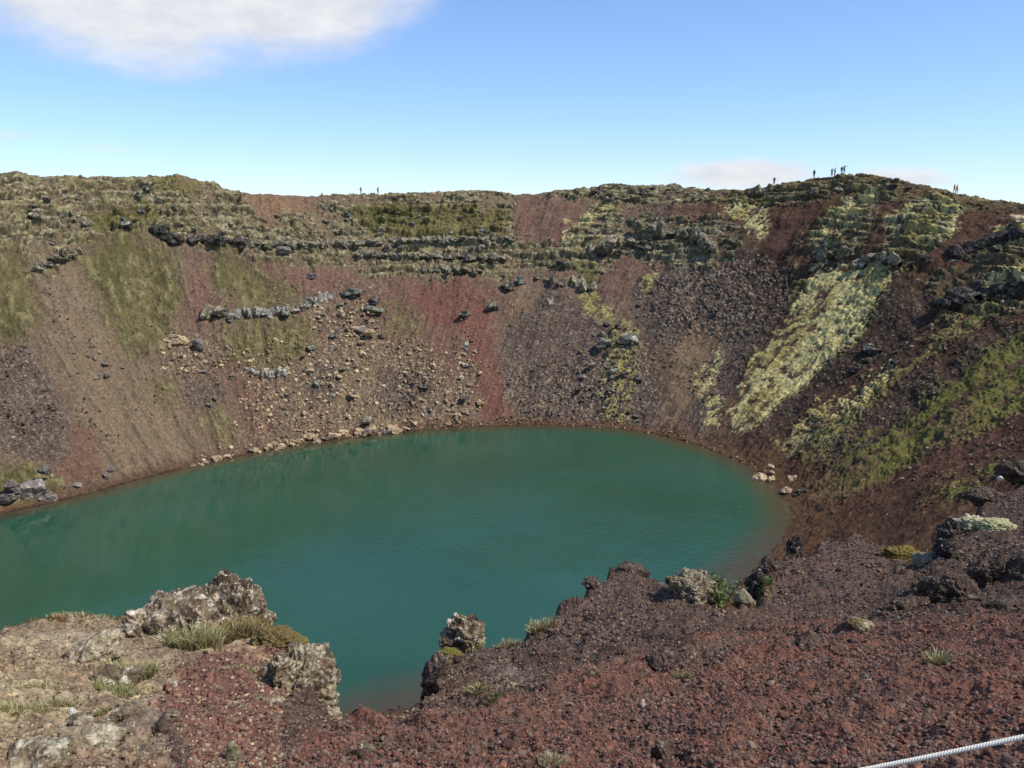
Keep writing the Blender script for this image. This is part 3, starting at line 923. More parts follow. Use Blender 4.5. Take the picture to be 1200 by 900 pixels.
MR = {
    'lichen': mat_rock("lichened_lava", lin(122, 116, 100), lin(70, 64, 56), lin(168, 164, 140), 0.9, 0.5, lin(150, 146, 96), 0.3, None, 0, 0.15),
    'tan': mat_rock("tan_rock", lin(194, 168, 128), lin(158, 130, 98), lin(212, 190, 150), 1.0, 0.5, None, 0, None, 0, 0.12),
    'grey': mat_rock("grey_basalt", lin(138, 128, 116), lin(100, 90, 82), lin(166, 156, 142), 0.8, 0.4, None, 0, None, 0, 0.12),
    'dark': mat_rock("dark_lava", lin(92, 82, 72), lin(56, 49, 44), lin(150, 144, 128), 1.0, 0.35, lin(140, 136, 92), 0.2, None, 0, 0.15),
    'ledge': mat_rock("ledge_rock", lin(148, 135, 112), lin(98, 86, 70), lin(188, 177, 146), 0.5, 0.5, lin(136, 130, 78), 0.32, None, 0, 0.25),
    'white': mat_rock("pale_ledge_rock", lin(164, 154, 134), lin(120, 108, 94), lin(206, 198, 178), 0.5, 0.6, lin(130, 124, 80), 0.2, None, 0, 0.25),
    'near': mat_rock("lichened_outcrop_rock", lin(140, 122, 96), lin(74, 60, 47), lin(186, 168, 138), 2.6, 0.55, lin(118, 104, 62), 0.42, lin(228, 216, 192), 0.52, 0.05, 0.05),
    'nearpale': mat_rock("pale_crusted_rock", lin(170, 152, 120), lin(120, 98, 72), lin(200, 186, 154), 4.0, 0.62, lin(140, 120, 70), 0.22, lin(216, 208, 188), 0.25, 0.05, 0.05),
    'nearspeck': mat_rock("speckled_rock", lin(150, 132, 104), lin(70, 58, 46), lin(196, 180, 146), 7.0, 0.62, lin(158, 152, 84), 0.2, lin(228, 218, 196), 0.4, 0.04, 0.05),
    'neardark': mat_rock("dark_scoria_rock", lin(112, 92, 76), lin(76, 62, 51), lin(158, 144, 120), 3.5, 0.36, lin(132, 124, 76), 0.12, None, 0, 0.06, 0.05),
    'nearblack': mat_rock("black_white_rock", lin(84, 72, 64), lin(52, 44, 40), lin(132, 120, 106), 4.0, 0.3, None, 0, lin(222, 218, 208), 0.42, 0.05, 0.05),
    'pale': mat_rock("grey_green_stone", lin(150, 142, 114), lin(120, 112, 90), lin(172, 162, 132), 3.0, 0.4, None, 0, None, 0, 0.03, 0.05),
    'olive': mat_rock("olive_stone", lin(128, 118, 88), lin(100, 90, 66), lin(152, 142, 108), 6.0, 0.4, None, 0, None, 0, 0.02, 0.05),
    'red': mat_rock("red_scoria_stone", lin(130, 74, 60), lin(104, 60, 50), lin(146, 90, 72), 14.0, 0.4, None, 0, None, 0, 0.02, 0.05),
    'whitestone': mat_rock("white_stone", lin(222, 214, 198), lin(198, 188, 170), lin(236, 230, 218), 10.0, 0.4, None, 0, None, 0, 0.01, 0.02),
}


def rock_mesh(name, v, f, mat, smooth=False):
    return make_mesh(name, v, f, mat, None, smooth)


PROTO = {}


def far_proto(kind, var):
    key = (kind, var)
    if key not in PROTO:
        v, f = rock_shape(100 + var * 7, 3, (1, 0.9, 0.85), 11, 0.16, 1.8, (0.45, 0.9))
        PROTO[key] = rock_mesh("boulder_" + kind, v, f, MR[kind])
    return PROTO[key]


used_names = {}


def far_boulder(px, py, wpx_, hpx_, kind, label, group=None, name="boulder", cat="boulder", sink=0.25):
    """a single rock on the crater wall; wpx_, hpx_ its size in the photograph"""
    p, d = hit(px, py + hpx_ * 0.30, 45)
    sx = wpx_ * d / F; sz = hpx_ * d / F * 1.15
    o = link(name, far_proto(kind, random.randrange(9)))
    o.scale = (sx, (sx + sz) * 0.5, sz)
    o.rotation_euler = (random.uniform(-.25, .25), random.uniform(-.25, .25), random.uniform(-.5, .5))
    o.location = (p.x, p.y, p.z + sz * (0.5 - sink) * 0.6)
    tag(o, label, cat, group)
    return o


# rocks one can point at
named_boulders = [
    (578, 358, 15, 14, 'lichen', "grey lichened boulder just right of the bright red scree stripe, lowest of the three"),
    (595, 336, 15, 13, 'lichen', "pale lichened boulder, middle one of the three right of the red stripe"),
    (609, 327, 13, 13, 'lichen', "upright lichened boulder, topmost of the three right of the red stripe"),
    (645, 353, 10, 7, 'white', "small bright pale stone alone on brown slope right of the three lichened boulders"),
    (544, 366, 15, 9, 'lichen', "low pale rock lying inside the red scree patch below the grey band"),
    (414, 340, 26, 16, 'lichen', "large mossy boulder at the right end of the white ledge"),
    (437, 351, 18, 11, 'grey', "grey block right of the large mossy boulder, above the tan blocks"),
    (438, 362, 22, 12, 'lichen', "flat pale slab under the grey block at the right end of the white ledge"),
    (205, 396, 28, 14, 'tan', "long orange tan block below the left grass patch"),
    (233, 401, 17, 14, 'grey', "grey block immediately right of the long orange tan block"),
    (333, 292, 18, 10, 'grey', "grey slab on the reddish slope just below the dark ledge band"),
    (364, 322, 18, 8, 'grey', "flat grey slab on red soil above the right end of the white ledge"),
    (708, 400, 16, 16, 'grey', "dark grey boulder beside the yellow moss strip, left and upper one"),
    (704, 406, 12, 12, 'grey', "smooth rounded grey boulder just below the dark grey boulder by the yellow moss"),
    (735, 395, 26, 24, 'lichen', "bulky lichened crag at the top of the yellow moss strip"),
    (680, 412, 9, 9, 'white', "pale stone on dark scree left of the yellow moss strip"),
    (40, 571, 30, 22, 'grey', "largest grey boulder on the left shore"),
    (17, 570, 17, 14, 'grey', "rounded grey boulder left of the largest one on the left shore"),
    (10, 581, 24, 13, 'grey', "low flat grey boulder at the water's edge by the left frame side"),
    (53, 551, 12, 12, 'grey', "small pale topped boulder above the largest grey one on the left shore"),
    (124, 556, 9, 8, 'grey', "left stone of the round pair low on the tan slide"),
    (131, 551, 8, 9, 'grey', "right stone of the round pair low on the tan slide"),
    (58, 582, 22, 10, 'grey', "flat dark slab on the shore right of the largest grey boulder"),
    (88, 568, 14, 9, 'grey', "small dark rock on the shore between the boulder heap and the stone pair"),
    (891, 558, 15, 14, 'tan', "large split brown boulder at the lake's edge on the right shore, left half"),
    (903, 561, 11, 11, 'tan', "right half of the split brown boulder on the right shore"),
    (928, 561, 14, 12, 'tan', "square tan block on the right shore above its flat neighbour"),
    (921, 574, 14, 10, 'tan', "flat topped pale block lowest on the right shore"),
    (902, 546, 10, 10, 'tan', "brown stone topmost in the heap on the right shore"),
    (904, 553, 8, 7, 'tan', "small brown stone wedged above the split boulder on the right shore"),
    (931, 580, 9, 6, 'dark', "small grey stone right of the lowest pale block on the right shore"),
    (940, 575, 14, 9, 'dark', "dark rock in shade at the right end of the right shore heap"),
    (524, 496, 9, 7, 'tan', "bright tan block at the waterline below the central talus"),
    (485, 495, 10, 8, 'tan', "pale tan block near the waterline left of the central talus"),
    (494, 485, 7, 7, 'white', "white topped stone above the pale tan block by the waterline"),
    (543, 466, 13, 9, 'grey', "dark boulder under the ring of pale blocks in the central talus"),
    (497, 453, 13, 5, 'dark', "thin dark slab half buried in the scree above the central shore"),
    (452, 506, 11, 8, 'grey', "dark grey block leaning at the waterline left of the central talus"),
    (430, 493, 13, 9, 'grey', "dark slab above the shore blocks, left of the central talus"),
    (1023, 410, 20, 14, 'dark', "dark rock with lichen among the brown streaks of the right wall"),
    (1003, 432, 16, 8, 'dark', "low dark rock below the lichened rock on the right wall"),
    (1192, 256, 14, 9, 'tan', "pale angular block lying near the rim at the right frame side"),
    (575, 496, 7, 6, 'grey', "small grey stone at the foot of the red scree stripe"),
]
for px, py, w, h, kind, label in named_boulders:
    far_boulder(px, py, w, h, kind, label)

# many more of the same kinds, each one its own rock
def scatter(n, polys, kinds, smin, smax, label, group, name="boulder", cat="boulder"):
    m = raster(polys, 3)
    ys, xs = np.nonzero(m > 0.5)
    for _ in range(n):
        k = rng.integers(len(xs))
        px = MX0 + MST * xs[k] + rng.uniform(-1, 1); py = MY0 + MST * ys[k] + rng.uniform(-1, 1)
        s = smin + (smax - smin) * rng.random() ** 2.2
        far_boulder(px, py, s * rng.uniform(0.9, 1.5), s * rng.uniform(0.75, 1.05), random.choice(kinds), label, group, name, cat)


scatter(70, [[(205, 546), (290, 528), (350, 512), (420, 503), (480, 498), (478, 504), (420, 511), (350, 520), (280, 533), (205, 552)]], ['tan', 'tan', 'tan', 'grey'], 5, 11,
        "tan block in the row lining the left and central waterline", "tan blocks along the waterline", "shore_block", "block")
scatter(60, [[(370, 345), (445, 365), (450, 420), (400, 430), (360, 425)], [(330, 425), (420, 400), (440, 440), (400, 480), (330, 490)]], ['tan', 'tan', 'tan', 'lichen', 'white'], 4, 11,
        "pale block in the talus below the right end of the white ledge", "pale blocks below the white ledge")
scatter(55, [[(505, 420), (562, 440), (566, 480), (530, 490), (500, 480), (470, 490), (515, 450)], [(530, 385), (560, 400), (560, 430), (540, 430)]], ['tan', 'tan', 'white', 'tan'], 3.5, 8,
        "small pale block in the talus left of the red stripe", "pale blocks beside the red stripe")
scatter(35, [[(180, 405), (260, 408), (280, 440), (240, 480), (190, 430)], [(60, 420), (120, 400), (150, 430), (100, 450)]], ['tan', 'lichen', 'grey'], 3, 8,
        "pale block scattered below the left grass patches", "blocks below the left grass patches")
scatter(45, [[(690, 385), (750, 350), (750, 495), (690, 495), (670, 430)]], ['lichen', 'lichen', 'grey', 'dark'], 3, 9,
        "lichened rock in the strip of rocks around the yellow moss", "rocks around the yellow moss strip")
scatter(40, [[(1000, 400), (1060, 390), (1050, 430), (1000, 450)], [(1130, 345), (1200, 320), (1200, 350), (1120, 365)], [(950, 300), (1060, 300), (1050, 320), (950, 315)], [(905, 520), (945, 500), (940, 530), (905, 540)],
             [(1080, 300), (1180, 270), (1180, 290), (1090, 330)]], ['dark', 'dark', 'lichen'], 4, 12,
        "dark lichened rock among the streaks of the right wall", "dark rocks on the right wall")
scatter(60, [[(40, 220), (260, 222), (300, 255), (590, 240), (590, 290), (330, 300), (230, 280), (130, 265), (30, 300)]], ['lichen', 'lichen', 'ledge'], 4, 11,
        "lichened rock in the rocky band under the left and central rim", "rocks of the upper band")
scatter(50, [[(640, 228), (720, 216), (800, 222), (900, 222), (985, 212), (1060, 218), (1090, 226), (980, 226), (900, 236), (700, 232)], [(680, 250), (860, 262), (860, 290), (690, 300)]], ['lichen', 'ledge', 'dark'], 4, 10,
        "lichened rock along the right half of the rim", "rocks along the right rim")


# ------------------------------------------------------------------ bedrock ledges in the walls
def ledge(pts, thick, kind, label, step=9, seed=0, overhang=0.25, name="rock_ledge"):
    """one broken band of bedrock following a line across the slope"""
    r = np.random.default_rng(seed + 900)
    step = step * 0.62
    vs, fs = [], []; nv = 0
    p0, _ = hit(*pts[len(pts) // 2], 45)
    for (x0, y0), (x1, y1) in zip(pts[:-1], pts[1:]):
        L = math.hypot(x1 - x0, y1 - y0); n = max(1, int(L / step))
        for k in range(n):
            t = (k + r.uniform(0.1, 0.9)) / n
            px = x0 + (x1 - x0) * t; py = y0 + (y1 - y0) * t + r.uniform(-1.6, 1.6)
            p, d = hit(px, py, 45)
            w = step * r.uniform(1.4, 2.6) * d / F; h = thick * r.uniform(0.4, 1.25) * d / F
            v, f = rock_shape(int(r.integers(1e6)), 3, (w, max(w * 0.8, h) * 1.2, h * 1.15), 12, 0.15, 2.6, (0.42, 0.85), 4)
            ang = r.uniform(-.35, .35)
            ca, sa = math.cos(ang), math.sin(ang)
            v = np.stack([v[:, 0] * ca - v[:, 1] * sa, v[:, 0] * sa + v[:, 1] * ca, v[:, 2]], 1)
            tow = np.array([LC[0] - p.x, LC[1] - p.y, 0]); tow /= np.linalg.norm(tow)
            v = v + np.array(p - p0) + tow * overhang * r.uniform(0.2, 1.0) + np.array([0, 0, h * 0.02])
            vs.append(v); fs.append(f + nv); nv += len(v)
    o = link(name, rock_mesh(name, np.concatenate(vs), np.concatenate(fs), MR[kind]), p0)
    tag(o, label, "rock ledge")
    return o


ledge([(236, 366), (262, 368)], 14, 'ledge', "short dark ledge at the left end of the white ledge", 12, 1)
ledge([(268, 370), (300, 366), (335, 366), (352, 362), (372, 352), (396, 347)], 12, 'white', "whitish grey ledge curving across the left wall between two grass patches", 8, 2)
ledge([(225, 283), (255, 281), (290, 286)], 12, 'dark', "dark overhanging ledge above the narrow red chute in the left wall", 10, 3)
ledge([(300, 284), (350, 286), (400, 286), (440, 283), (500, 281), (560, 279), (600, 280)], 7, 'ledge', "long thin dark ledge running under the green band of the centre wall", 7, 4)
ledge([(415, 297), (470, 299), (530, 300), (600, 303)], 8, 'ledge', "lichened ledge layer directly above the red scree of the centre wall", 8, 5)
ledge([(492, 316), (520, 315), (562, 318)], 7, 'ledge', "thin grey rock band crossing the top of the red scree", 7, 6)
ledge([(628, 325), (645, 331), (664, 332)], 10, 'ledge', "dark ledge pointing down right on the brown slope right of the three boulders", 8, 7)
ledge([(670, 330), (688, 336), (702, 336)], 12, 'ledge', "rugged ledge between the green patch and the dark scree right of centre", 9, 8)
ledge([(652, 306), (665, 312)], 7, 'dark', "small dark ledge above the pointed ledge right of centre", 8, 9)
ledge([(690, 292), (712, 285), (728, 283)], 20, 'ledge', "mossy crag hanging under the right centre rim", 13, 10)
ledge([(745, 268), (775, 274), (806, 272)], 16, 'ledge', "dark rugged ledge under the rim left of the summit slope", 11, 11)
ledge([(806, 276), (832, 286), (846, 290)], 20, 'ledge', "broken ledge with pale moss under the rim near the big pale moss strip", 12, 12)
ledge([(962, 298), (985, 300), (1000, 296)], 13, 'ledge', "rough ledge just above the left top of the pale moss strip", 11, 13)
ledge([(1000, 312), (1020, 306), (1040, 300), (1055, 308)], 14, 'ledge', "rough crag splitting the top of the pale moss strip", 12, 14)
ledge([(1105, 358), (1125, 350), (1150, 342), (1180, 338), (1210, 332)], 19, 'dark', "long dark cliff band with white stains high on the right wall", 14, 15)
ledge([(1120, 298), (1160, 284), (1205, 270)], 12, 'dark', "upper dark ledge slanting up to the right frame side", 11, 16)
ledge([(180, 270), (195, 276), (210, 282)], 16, 'dark', "dark crag at the top right of the left grass patch", 12, 17)
ledge([(40, 318), (70, 300), (95, 296)], 10, 'ledge', "low grey ledge above the tan slide on the far left", 9, 18)
ledge([(286, 432), (310, 438), (335, 437)], 9, 'white', "low white columnar ledge under the lower grass patch of the left wall", 6, 19)

# stone litter of the scree, too small and too many to count
def litter(n, polys, cols, smin, smax, seed):
    r = np.random.default_rng(seed)
    m = raster(polys, 6)
    ys, xs = np.nonzero(m > 0.3)
    wts = m[ys, xs]; wts = wts / wts.sum()
    idx = r.choice(len(xs), n, p=wts)
    out = []
    for k in idx:
        px = MX0 + MST * xs[k] + r.uniform(-1, 1); py = MY0 + MST * ys[k] + r.uniform(-1, 1)
        p, d = hit(px, py, 45)
        if d > 240: continue
        s = (smin + (smax - smin) * r.random() ** 3.5) * d / F
        out.append((p.x, p.y, p.z - s * 0.10, s, cols[int(r.integers(len(cols)))]))
    return out


def stones_mesh(name, items, sub, mat, seed, jitter=0.22, flat=0.75):
    r = np.random.default_rng(seed)
    base = []
    for k in range(10):
        v, f = rock_shape(5000 + k + seed * 11, sub, (1, 0.85, flat), 7, 0.10, 1.5, (0.5, 0.95), 2)
        base.append(v)
    nvb = len(base[0]); n = len(items)
    it = np.array([i[:4] for i in items], np.float32)
    cl = np.array([i[4] for i in items], np.float32)
    B = np.stack(base)[r.integers(10, size=n)]
    B = B * r.uniform(0.75, 1.3, (n, 1, 3))
    a = r.uniform(0, 2 * PI, n); b = r.uniform(-0.5, 0.5, n)
    ca, sa = np.cos(a)[:, None], np.sin(a)[:, None]; cb, sb = np.cos(b)[:, None], np.sin(b)[:, None]
    x, y, z = B[..., 0], B[..., 1], B[..., 2]
    y, z = y * cb - z * sb, y * sb + z * cb
    x, y = x * ca - y * sa, x * sa + y * ca
    W = np.stack([x, y, z], -1) * it[:, None, 3:4] + it[:, None, :3]
    Fc = ICO[sub][1][None] + (np.arange(n) * nvb)[:, None, None]
    cl = cl * np.array([1.0, 0.965, 0.87], np.float32)
    colv = cl * r.uniform(1 - jitter, 1 + jitter, (n, 1))
    colv = np.repeat(colv[:, None, :], nvb, 1).reshape(-1, 3)
    return make_mesh(name, W.reshape(-1, 3), Fc.reshape(-1, 3), mat, np.clip(colv, 0, 0.85), False)


M_scree = mat_stone("scree_stone")
it = []
it += litter(2000, [[(290, 395), (500, 400), (560, 420), (562, 495), (420, 510), (300, 528), (230, 540), (280, 480)], [(360, 350), (450, 350), (450, 410), (370, 410)], [(180, 400), (280, 400), (300, 440), (200, 440)],
                    [(205, 540), (420, 498), (420, 512), (205, 552)]], [lin(168, 146, 112), lin(186, 166, 130), lin(204, 182, 146), lin(150, 132, 108), lin(120, 104, 88)], 1.4, 5.2, 1)
it += litter(3200, [[(590, 440), (640, 400), (742, 400), (770, 496), (620, 497)], [(740, 322), (900, 300), (930, 330), (870, 430), (840, 480), (770, 430)], [(0, 405), (30, 405), (80, 500), (0, 530)],
                    [(430, 440), (520, 430), (500, 480), (450, 490)]], [lin(86, 74, 67), lin(104, 93, 85), lin(122, 113, 104), lin(152, 143, 126), lin(72, 60, 54), lin(138, 126, 108)], 1.2, 3.4, 2)
it += litter(1800, [[(900, 520), (1000, 400), (1150, 300), (1200, 300), (1200, 380), (1000, 540)], [(880, 300), (1000, 250), (1000, 330), (930, 330)], [(960, 600), (1200, 450), (1200, 560), (1060, 600)]],
             [lin(78, 65, 57), lin(106, 96, 84), lin(156, 148, 124), lin(90, 72, 62)], 1.2, 3.4, 3)
it += litter(900, [[(470, 494), (600, 491), (720, 494), (820, 514), (890, 545), (912, 566), (905, 572), (860, 540), (770, 511), (660, 502), (540, 502), (470, 505)]], [lin(112, 84, 66), lin(140, 112, 86), lin(84, 64, 54), lin(168, 144, 112)], 1.2, 3.6, 7)
it += litter(1500, [[(20, 320), (560, 330), (700, 360), (690, 430), (590, 440), (400, 400), (100, 540)]], [lin(150, 134, 108), lin(120, 96, 80), lin(90, 74, 64)], 1.0, 3.0, 4)
o = link("scree", stones_mesh("scree", it, 1, M_scree, 3))
tag(o, "loose stone litter speckling the crater walls", "scree", kind="stuff")

# ------------------------------------------------------------------ near gravel
M_grav = mat_stone("scoria_stone", 0.1)
vis = (NEAR > 0.5)
El_all = (Z - H) / RA
run = np.maximum.accumulate(np.where(RA < 30, El_all, -9), axis=0)
vis &= El_all >= run - 0.004
vi, vj = np.nonzero(vis[:ni])
sel = (np.abs(azs[vj]) < 0.70) & (rs[vi] > 1.5)
vi = vi[sel]; vj = vj[sel]


def gravel(n, s_of_r, seed, palette_red, palette_dark, palette_left, rmax=30, flat=0.75, power=2.6):
    r = np.random.default_rng(seed)
    k = r.integers(len(vi), size=n)
    items = []
    for q in k:
        i, j = vi[q], vj[q]
        rr_ = rs[i]
        if rr_ > rmax: continue
        az = azs[j] + r.uniform(-1, 1) * 0.0006; rad = rr_ * (1 + r.uniform(-1, 1) * 0.003)
        dr = m1[i, j] * 0.7 + m2[i, j] * 0.5
        if dr > 0.3 and r.random() < 0.3: continue
        s = s_of_r(rr_) * (0.4 + 1.6 * r.random() ** power) * (1.25 - 0.55 * min(1.0, max(0.0, dr + 0.45)))
        wr = N['redr'][i, j] + N['redl'][i, j]; wl = N['left'][i, j]
        if wl > 0.5 and r.random() < 0.45: continue
        if wl > 0.5: s *= 0.75
        if N['dry'][i, j] > 0.4 and r.random() < 0.35: continue
        pal = palette_left if (wl > 0.5 or (N['redl'][i, j] > 0.3 and r.random() < 0.4)) else (palette_red if r.random() < wr else palette_dark)
        items.append((rad * math.sin(az), rad * math.cos(az), float(Z[i, j]) + s * 0.12, s, pal[int(r.integers(len(pal)))]))
    return items


P_red = [lin(130, 88, 75), lin(118, 83, 71), lin(108, 82, 72), lin(92, 73, 66), lin(138, 114, 101), lin(120, 98, 88), lin(72, 59, 54), lin(146, 98, 80), lin(132, 108, 97), lin(110, 76, 65), lin(104, 87, 78), lin(124, 101, 90)]
P_dark = [lin(98, 80, 70), lin(86, 71, 62), lin(106, 85, 74), lin(124, 107, 94), lin(66, 55, 49), lin(100, 76, 65), lin(94, 79, 70), lin(142, 126, 110)]
P_left = [lin(150, 130, 106), lin(132, 110, 90), lin(166, 146, 118), lin(120, 96, 80), lin(178, 160, 132)]
g = gravel(150000, lambda r: 0.0048 + 0.0018 * r, 1, P_red, P_dark, P_left)
o = link("scoria_gravel", stones_mesh("scoria_gravel", g, 0, M_grav, 5, 0.25))
tag(o, "loose red brown scoria gravel covering the ledge in front", "gravel", kind="stuff")
g = gravel(1700, lambda r: 0.011 + 0.0030 * r, 2, P_red + [lin(84, 60, 56)], P_dark, P_left, 22, 0.8, 3.2)
o = link("scoria_lumps", stones_mesh("scoria_lumps", g, 2, M_grav, 6, 0.25, 0.85))
tag(o, "fist sized lumps of scoria lying among the red gravel", "gravel", kind="stuff")


# ------------------------------------------------------------------ near outcrops
def outcrop(px, py, wpx_, hpx_, kind, label, seed, sub=6, depth=0.8, facets=9, rough=0.21, ridge=0.12, freq=2.0, yaw=0.0, name="rock_outcrop", cat="rock", rmin=0.0, sink=0.3, tilt=0.0, dfac=None):
    """rock whose visible body is about wpx_ x hpx_ with its centre near (px,py)"""
    p, d = hit_near(px, py + hpx_ * 0.35, rmin)
    if dfac: d = dfac
    a, b, c = ray(px, py)
    n = math.sqrt(a * a + b * b + c * c)
    sx = wpx_ * d / F; sz = hpx_ * d / F
    v, f = rock_shape(seed, sub, (sx, sx * depth, sz * (1 + sink)), facets, rough, freq, (0.55, 0.95), 6, ridge)
    o = link(name, rock_mesh(name, v, f, MR[kind], True))
    cen = Vector((a, b, c)) / n * (d + 0.12 * sx)
    o.location = (cen.x, cen.y, H + cen.z - sz * sink * 0.5)
    o.rotation_euler = (0, tilt, yaw - math.atan2(a, b))
    tag(o, label, cat)
    return o


outcrop(190, 728, 100, 46, 'near', "large rugged outcrop blotched with white lichen on the left ledge", 21, depth=0.9, sink=0.5)
outcrop(266, 716, 74, 62, 'near', "pointed outcrop with a pale moss streak beside the large white blotched one", 22, depth=0.9, tilt=0.25, sink=0.5)
outcrop(352, 812, 78, 92, 'nearpale', "pale crusted rock face at the right end of the left ledge", 23, depth=1.3, rough=0.26, ridge=0.14, freq=2.2, dfac=5.4)
outcrop(360, 774, 52, 62, 'near', "upper knob of the pale rock face, dark with white lichen", 24, depth=1.2, sink=0.6, sub=5, dfac=5.7)
outcrop(315, 838, 50, 34, 'nearpale', "smooth pale slab at the lower left foot of the crusted rock face", 25, sub=5, depth=0.8, rough=0.14, ridge=0.1, dfac=4.5)
outcrop(545, 745, 46, 36, 'near', "small mossy crag standing on the lip of the middle spur", 26, sub=6, depth=0.8, facets=7, rough=0.34)
outcrop(507, 792, 24, 40, 'neardark', "dark upright rock edge on the left side of the middle spur", 27, sub=5, depth=1.8, rough=0.26, dfac=5.2, tilt=0.35)
outcrop(806, 687, 54, 46, 'nearspeck', "round boulder densely speckled with pale lichen on the lip of the middle spur", 28, sub=6, depth=0.8, rough=0.2, ridge=0.14)
outcrop(742, 668, 34, 10, 'neardark', "dark jagged rock crest on top of the middle spur", 29, sub=5, depth=0.8, rough=0.3)
outcrop(694, 684, 18, 13, 'neardark', "small dark rock on the left shoulder of the middle spur", 30, sub=4, depth=0.9)
outcrop(871, 700, 22, 18, 'pale', "smooth grey green stone in the notch between the two spurs", 31, sub=4, depth=0.9, rough=0.1, ridge=0.05, rmin=8)
outcrop(888, 684, 24, 24, 'nearblack', "black and white rock just above the grey green stone", 32, sub=5, depth=0.8, rmin=8)
outcrop(904, 664, 28, 22, 'neardark', "brown rock edge above the black and white rock on the right spur", 33, sub=5, depth=0.9, rmin=8)
outcrop(932, 641, 16, 22, 'nearblack', "white spotted rock on the left edge of the right spur", 34, sub=5, depth=0.9, rmin=8)
outcrop(1112, 621, 22, 20, 'nearblack', "black rock with white spots left of the pale moss mound", 36, sub=5, depth=0.9, rmin=10)
outcrop(1107, 647, 20, 24, 'nearblack', "black upright rock below the one by the pale moss mound", 37, sub=5, depth=0.9, rmin=10)
outcrop(1086, 655, 26, 12, 'pale', "grey green slab leaning left of the black upright rock", 38, sub=4, depth=0.8, rough=0.12, ridge=0.1, rmin=10)
outcrop(1084, 690, 30, 22, 'neardark', "left block of the dark scoria outcrop on the right", 39, sub=5, depth=0.9, rmin=9)
outcrop(1126, 697, 54, 26, 'neardark', "low middle mass of the dark scoria outcrop on the right", 40, sub=6, depth=0.9, rough=0.34, rmin=9)
outcrop(1160, 672, 38, 34, 'neardark', "tallest block of the dark scoria outcrop on the right", 41, sub=6, depth=0.8, rmin=9)
outcrop(1194, 672, 30, 26, 'neardark', "dark block of the right outcrop cut by the frame side", 42, sub=5, depth=0.9, rmin=9)
outcrop(1058, 712, 32, 13, 'neardark', "low dark rubble rock at the left foot of the right outcrop", 43, sub=5, depth=0.9, rmin=8)
outcrop(1180, 710, 40, 13, 'neardark', "low brown rock under the right outcrop beside the frame side", 44, sub=5, depth=0.9, rmin=8)
outcrop(1190, 552, 30, 18, 'neardark', "dark lichened rock on the right wall edge at the frame side", 45, sub=5, depth=0.9, rmin=14)
outcrop(1172, 560, 5, 3, 'whitestone', "white stone beside the dark lichened rock at the right frame side", 46, sub=3, rmin=14)
outcrop(1160, 582, 44, 14, 'neardark', "low rubble crest right behind the pale moss mound", 47, sub=5, depth=0.9, rmin=14)
outcrop(132, 796, 44, 26, 'near', "small lichened rock between dry grass tufts on the left ledge", 48, sub=5, depth=0.8)
outcrop(110, 762, 66, 22, 'nearpale', "long tan rock ridge below the large white blotched outcrop", 49, sub=5, depth=0.6, tilt=-0.45, rough=0.2)
outcrop(100, 850, 40, 18, 'nearpale', "low pale rock in the tan soil of the left ledge", 50, sub=5, depth=0.8, rough=0.2)
outcrop(148, 838, 34, 14, 'near', "flat lichened rock right of the low pale rock on the left ledge", 51, sub=5, depth=0.8, rough=0.2)
outcrop(96, 868, 70, 20, 'nearpale', "pale broken rock rib near the lower left corner", 52, sub=5, depth=0.7, rough=0.24)
outcrop(36, 892, 66, 22, 'nearpale', "pale rock at the lower left corner of the ledge", 53, sub=5, depth=0.8, rough=0.2)

near_stones = [
    (272, 885, 14, 26, 'olive', "upright olive grey stone in the gravel at the bottom edge", 61, 0.12),
    (307, 791, 14, 11, 'red', "bright red stone at the end of the dry grass streak", 62, 0.1),
    (204, 837, 14, 9, 'nearpale', "small tan stone in the red patch of the left ledge", 63, 0.1),
    (190, 852, 20, 11, 'neardark', "flat grey stone below the small tan stone on the left ledge", 64, 0.1),
    (282, 828, 9, 5, 'nearpale', "tiny yellowish stone above the upright olive stone", 65, 0.1),
    (272, 899, 9, 8, 'nearpale', "yellowish pebble at the foot of the upright olive stone", 66, 0.1),
    (85, 834, 9, 7, 'whitestone', "white stone on the tan soil of the left ledge", 67, 0.08),
    (205, 802, 6, 6, 'whitestone', "tiny white stone on the red patch of the left ledge", 72, 0.08),
    (754, 825, 7, 9, 'whitestone', "bright white stone alone in the red gravel below the middle spur", 68, 0.08),
    (428, 876, 18, 10, 'nearspeck', "whitish lumpy stone in the gravel near the bottom edge", 69, 0.12),
    (420, 887, 26, 18, 'neardark', "dark hollowed scoria lump beside the whitish lumpy stone", 70, 0.2),
    (948, 752, 34, 16, 'neardark', "dark scoria lump at the edge of the shaded hollow", 71, 0.2),
    (712, 761, 18, 11, 'neardark', "dark angular stone on the slope of the middle spur", 73, 0.12),
    (732, 764, 16, 10, 'neardark', "grey brown stone right of the dark angular stone on the middle spur", 74, 0.12),
    (776, 774, 40, 18, 'neardark', "crumbly brown rock in the gravel below the speckled boulder", 75, 0.25),
    (778, 882, 26, 20, 'neardark', "large dark scoria lump in the gravel by the bottom edge", 76, 0.2),
    (604, 803, 14, 7, 'nearspeck', "pale fragment on the gravel below the small mossy crag", 77, 0.12),
    (1010, 730, 26, 8, 'nearpale', "pale flat stone on the crest below the right outcrop", 78, 0.12),
    (1015, 794, 9, 6, 'nearspeck', "light stone right of the middle in the red gravel", 79, 0.1),
]
for px, py, w, h, kind, label, seed, rg in near_stones:
    outcrop(px, py, w, h, kind, label, seed, sub=4, depth=0.85, facets=10, rough=rg, ridge=rg * 0.8, name="stone", cat="stone", sink=0.25, yaw=random.uniform(-.6, .6))


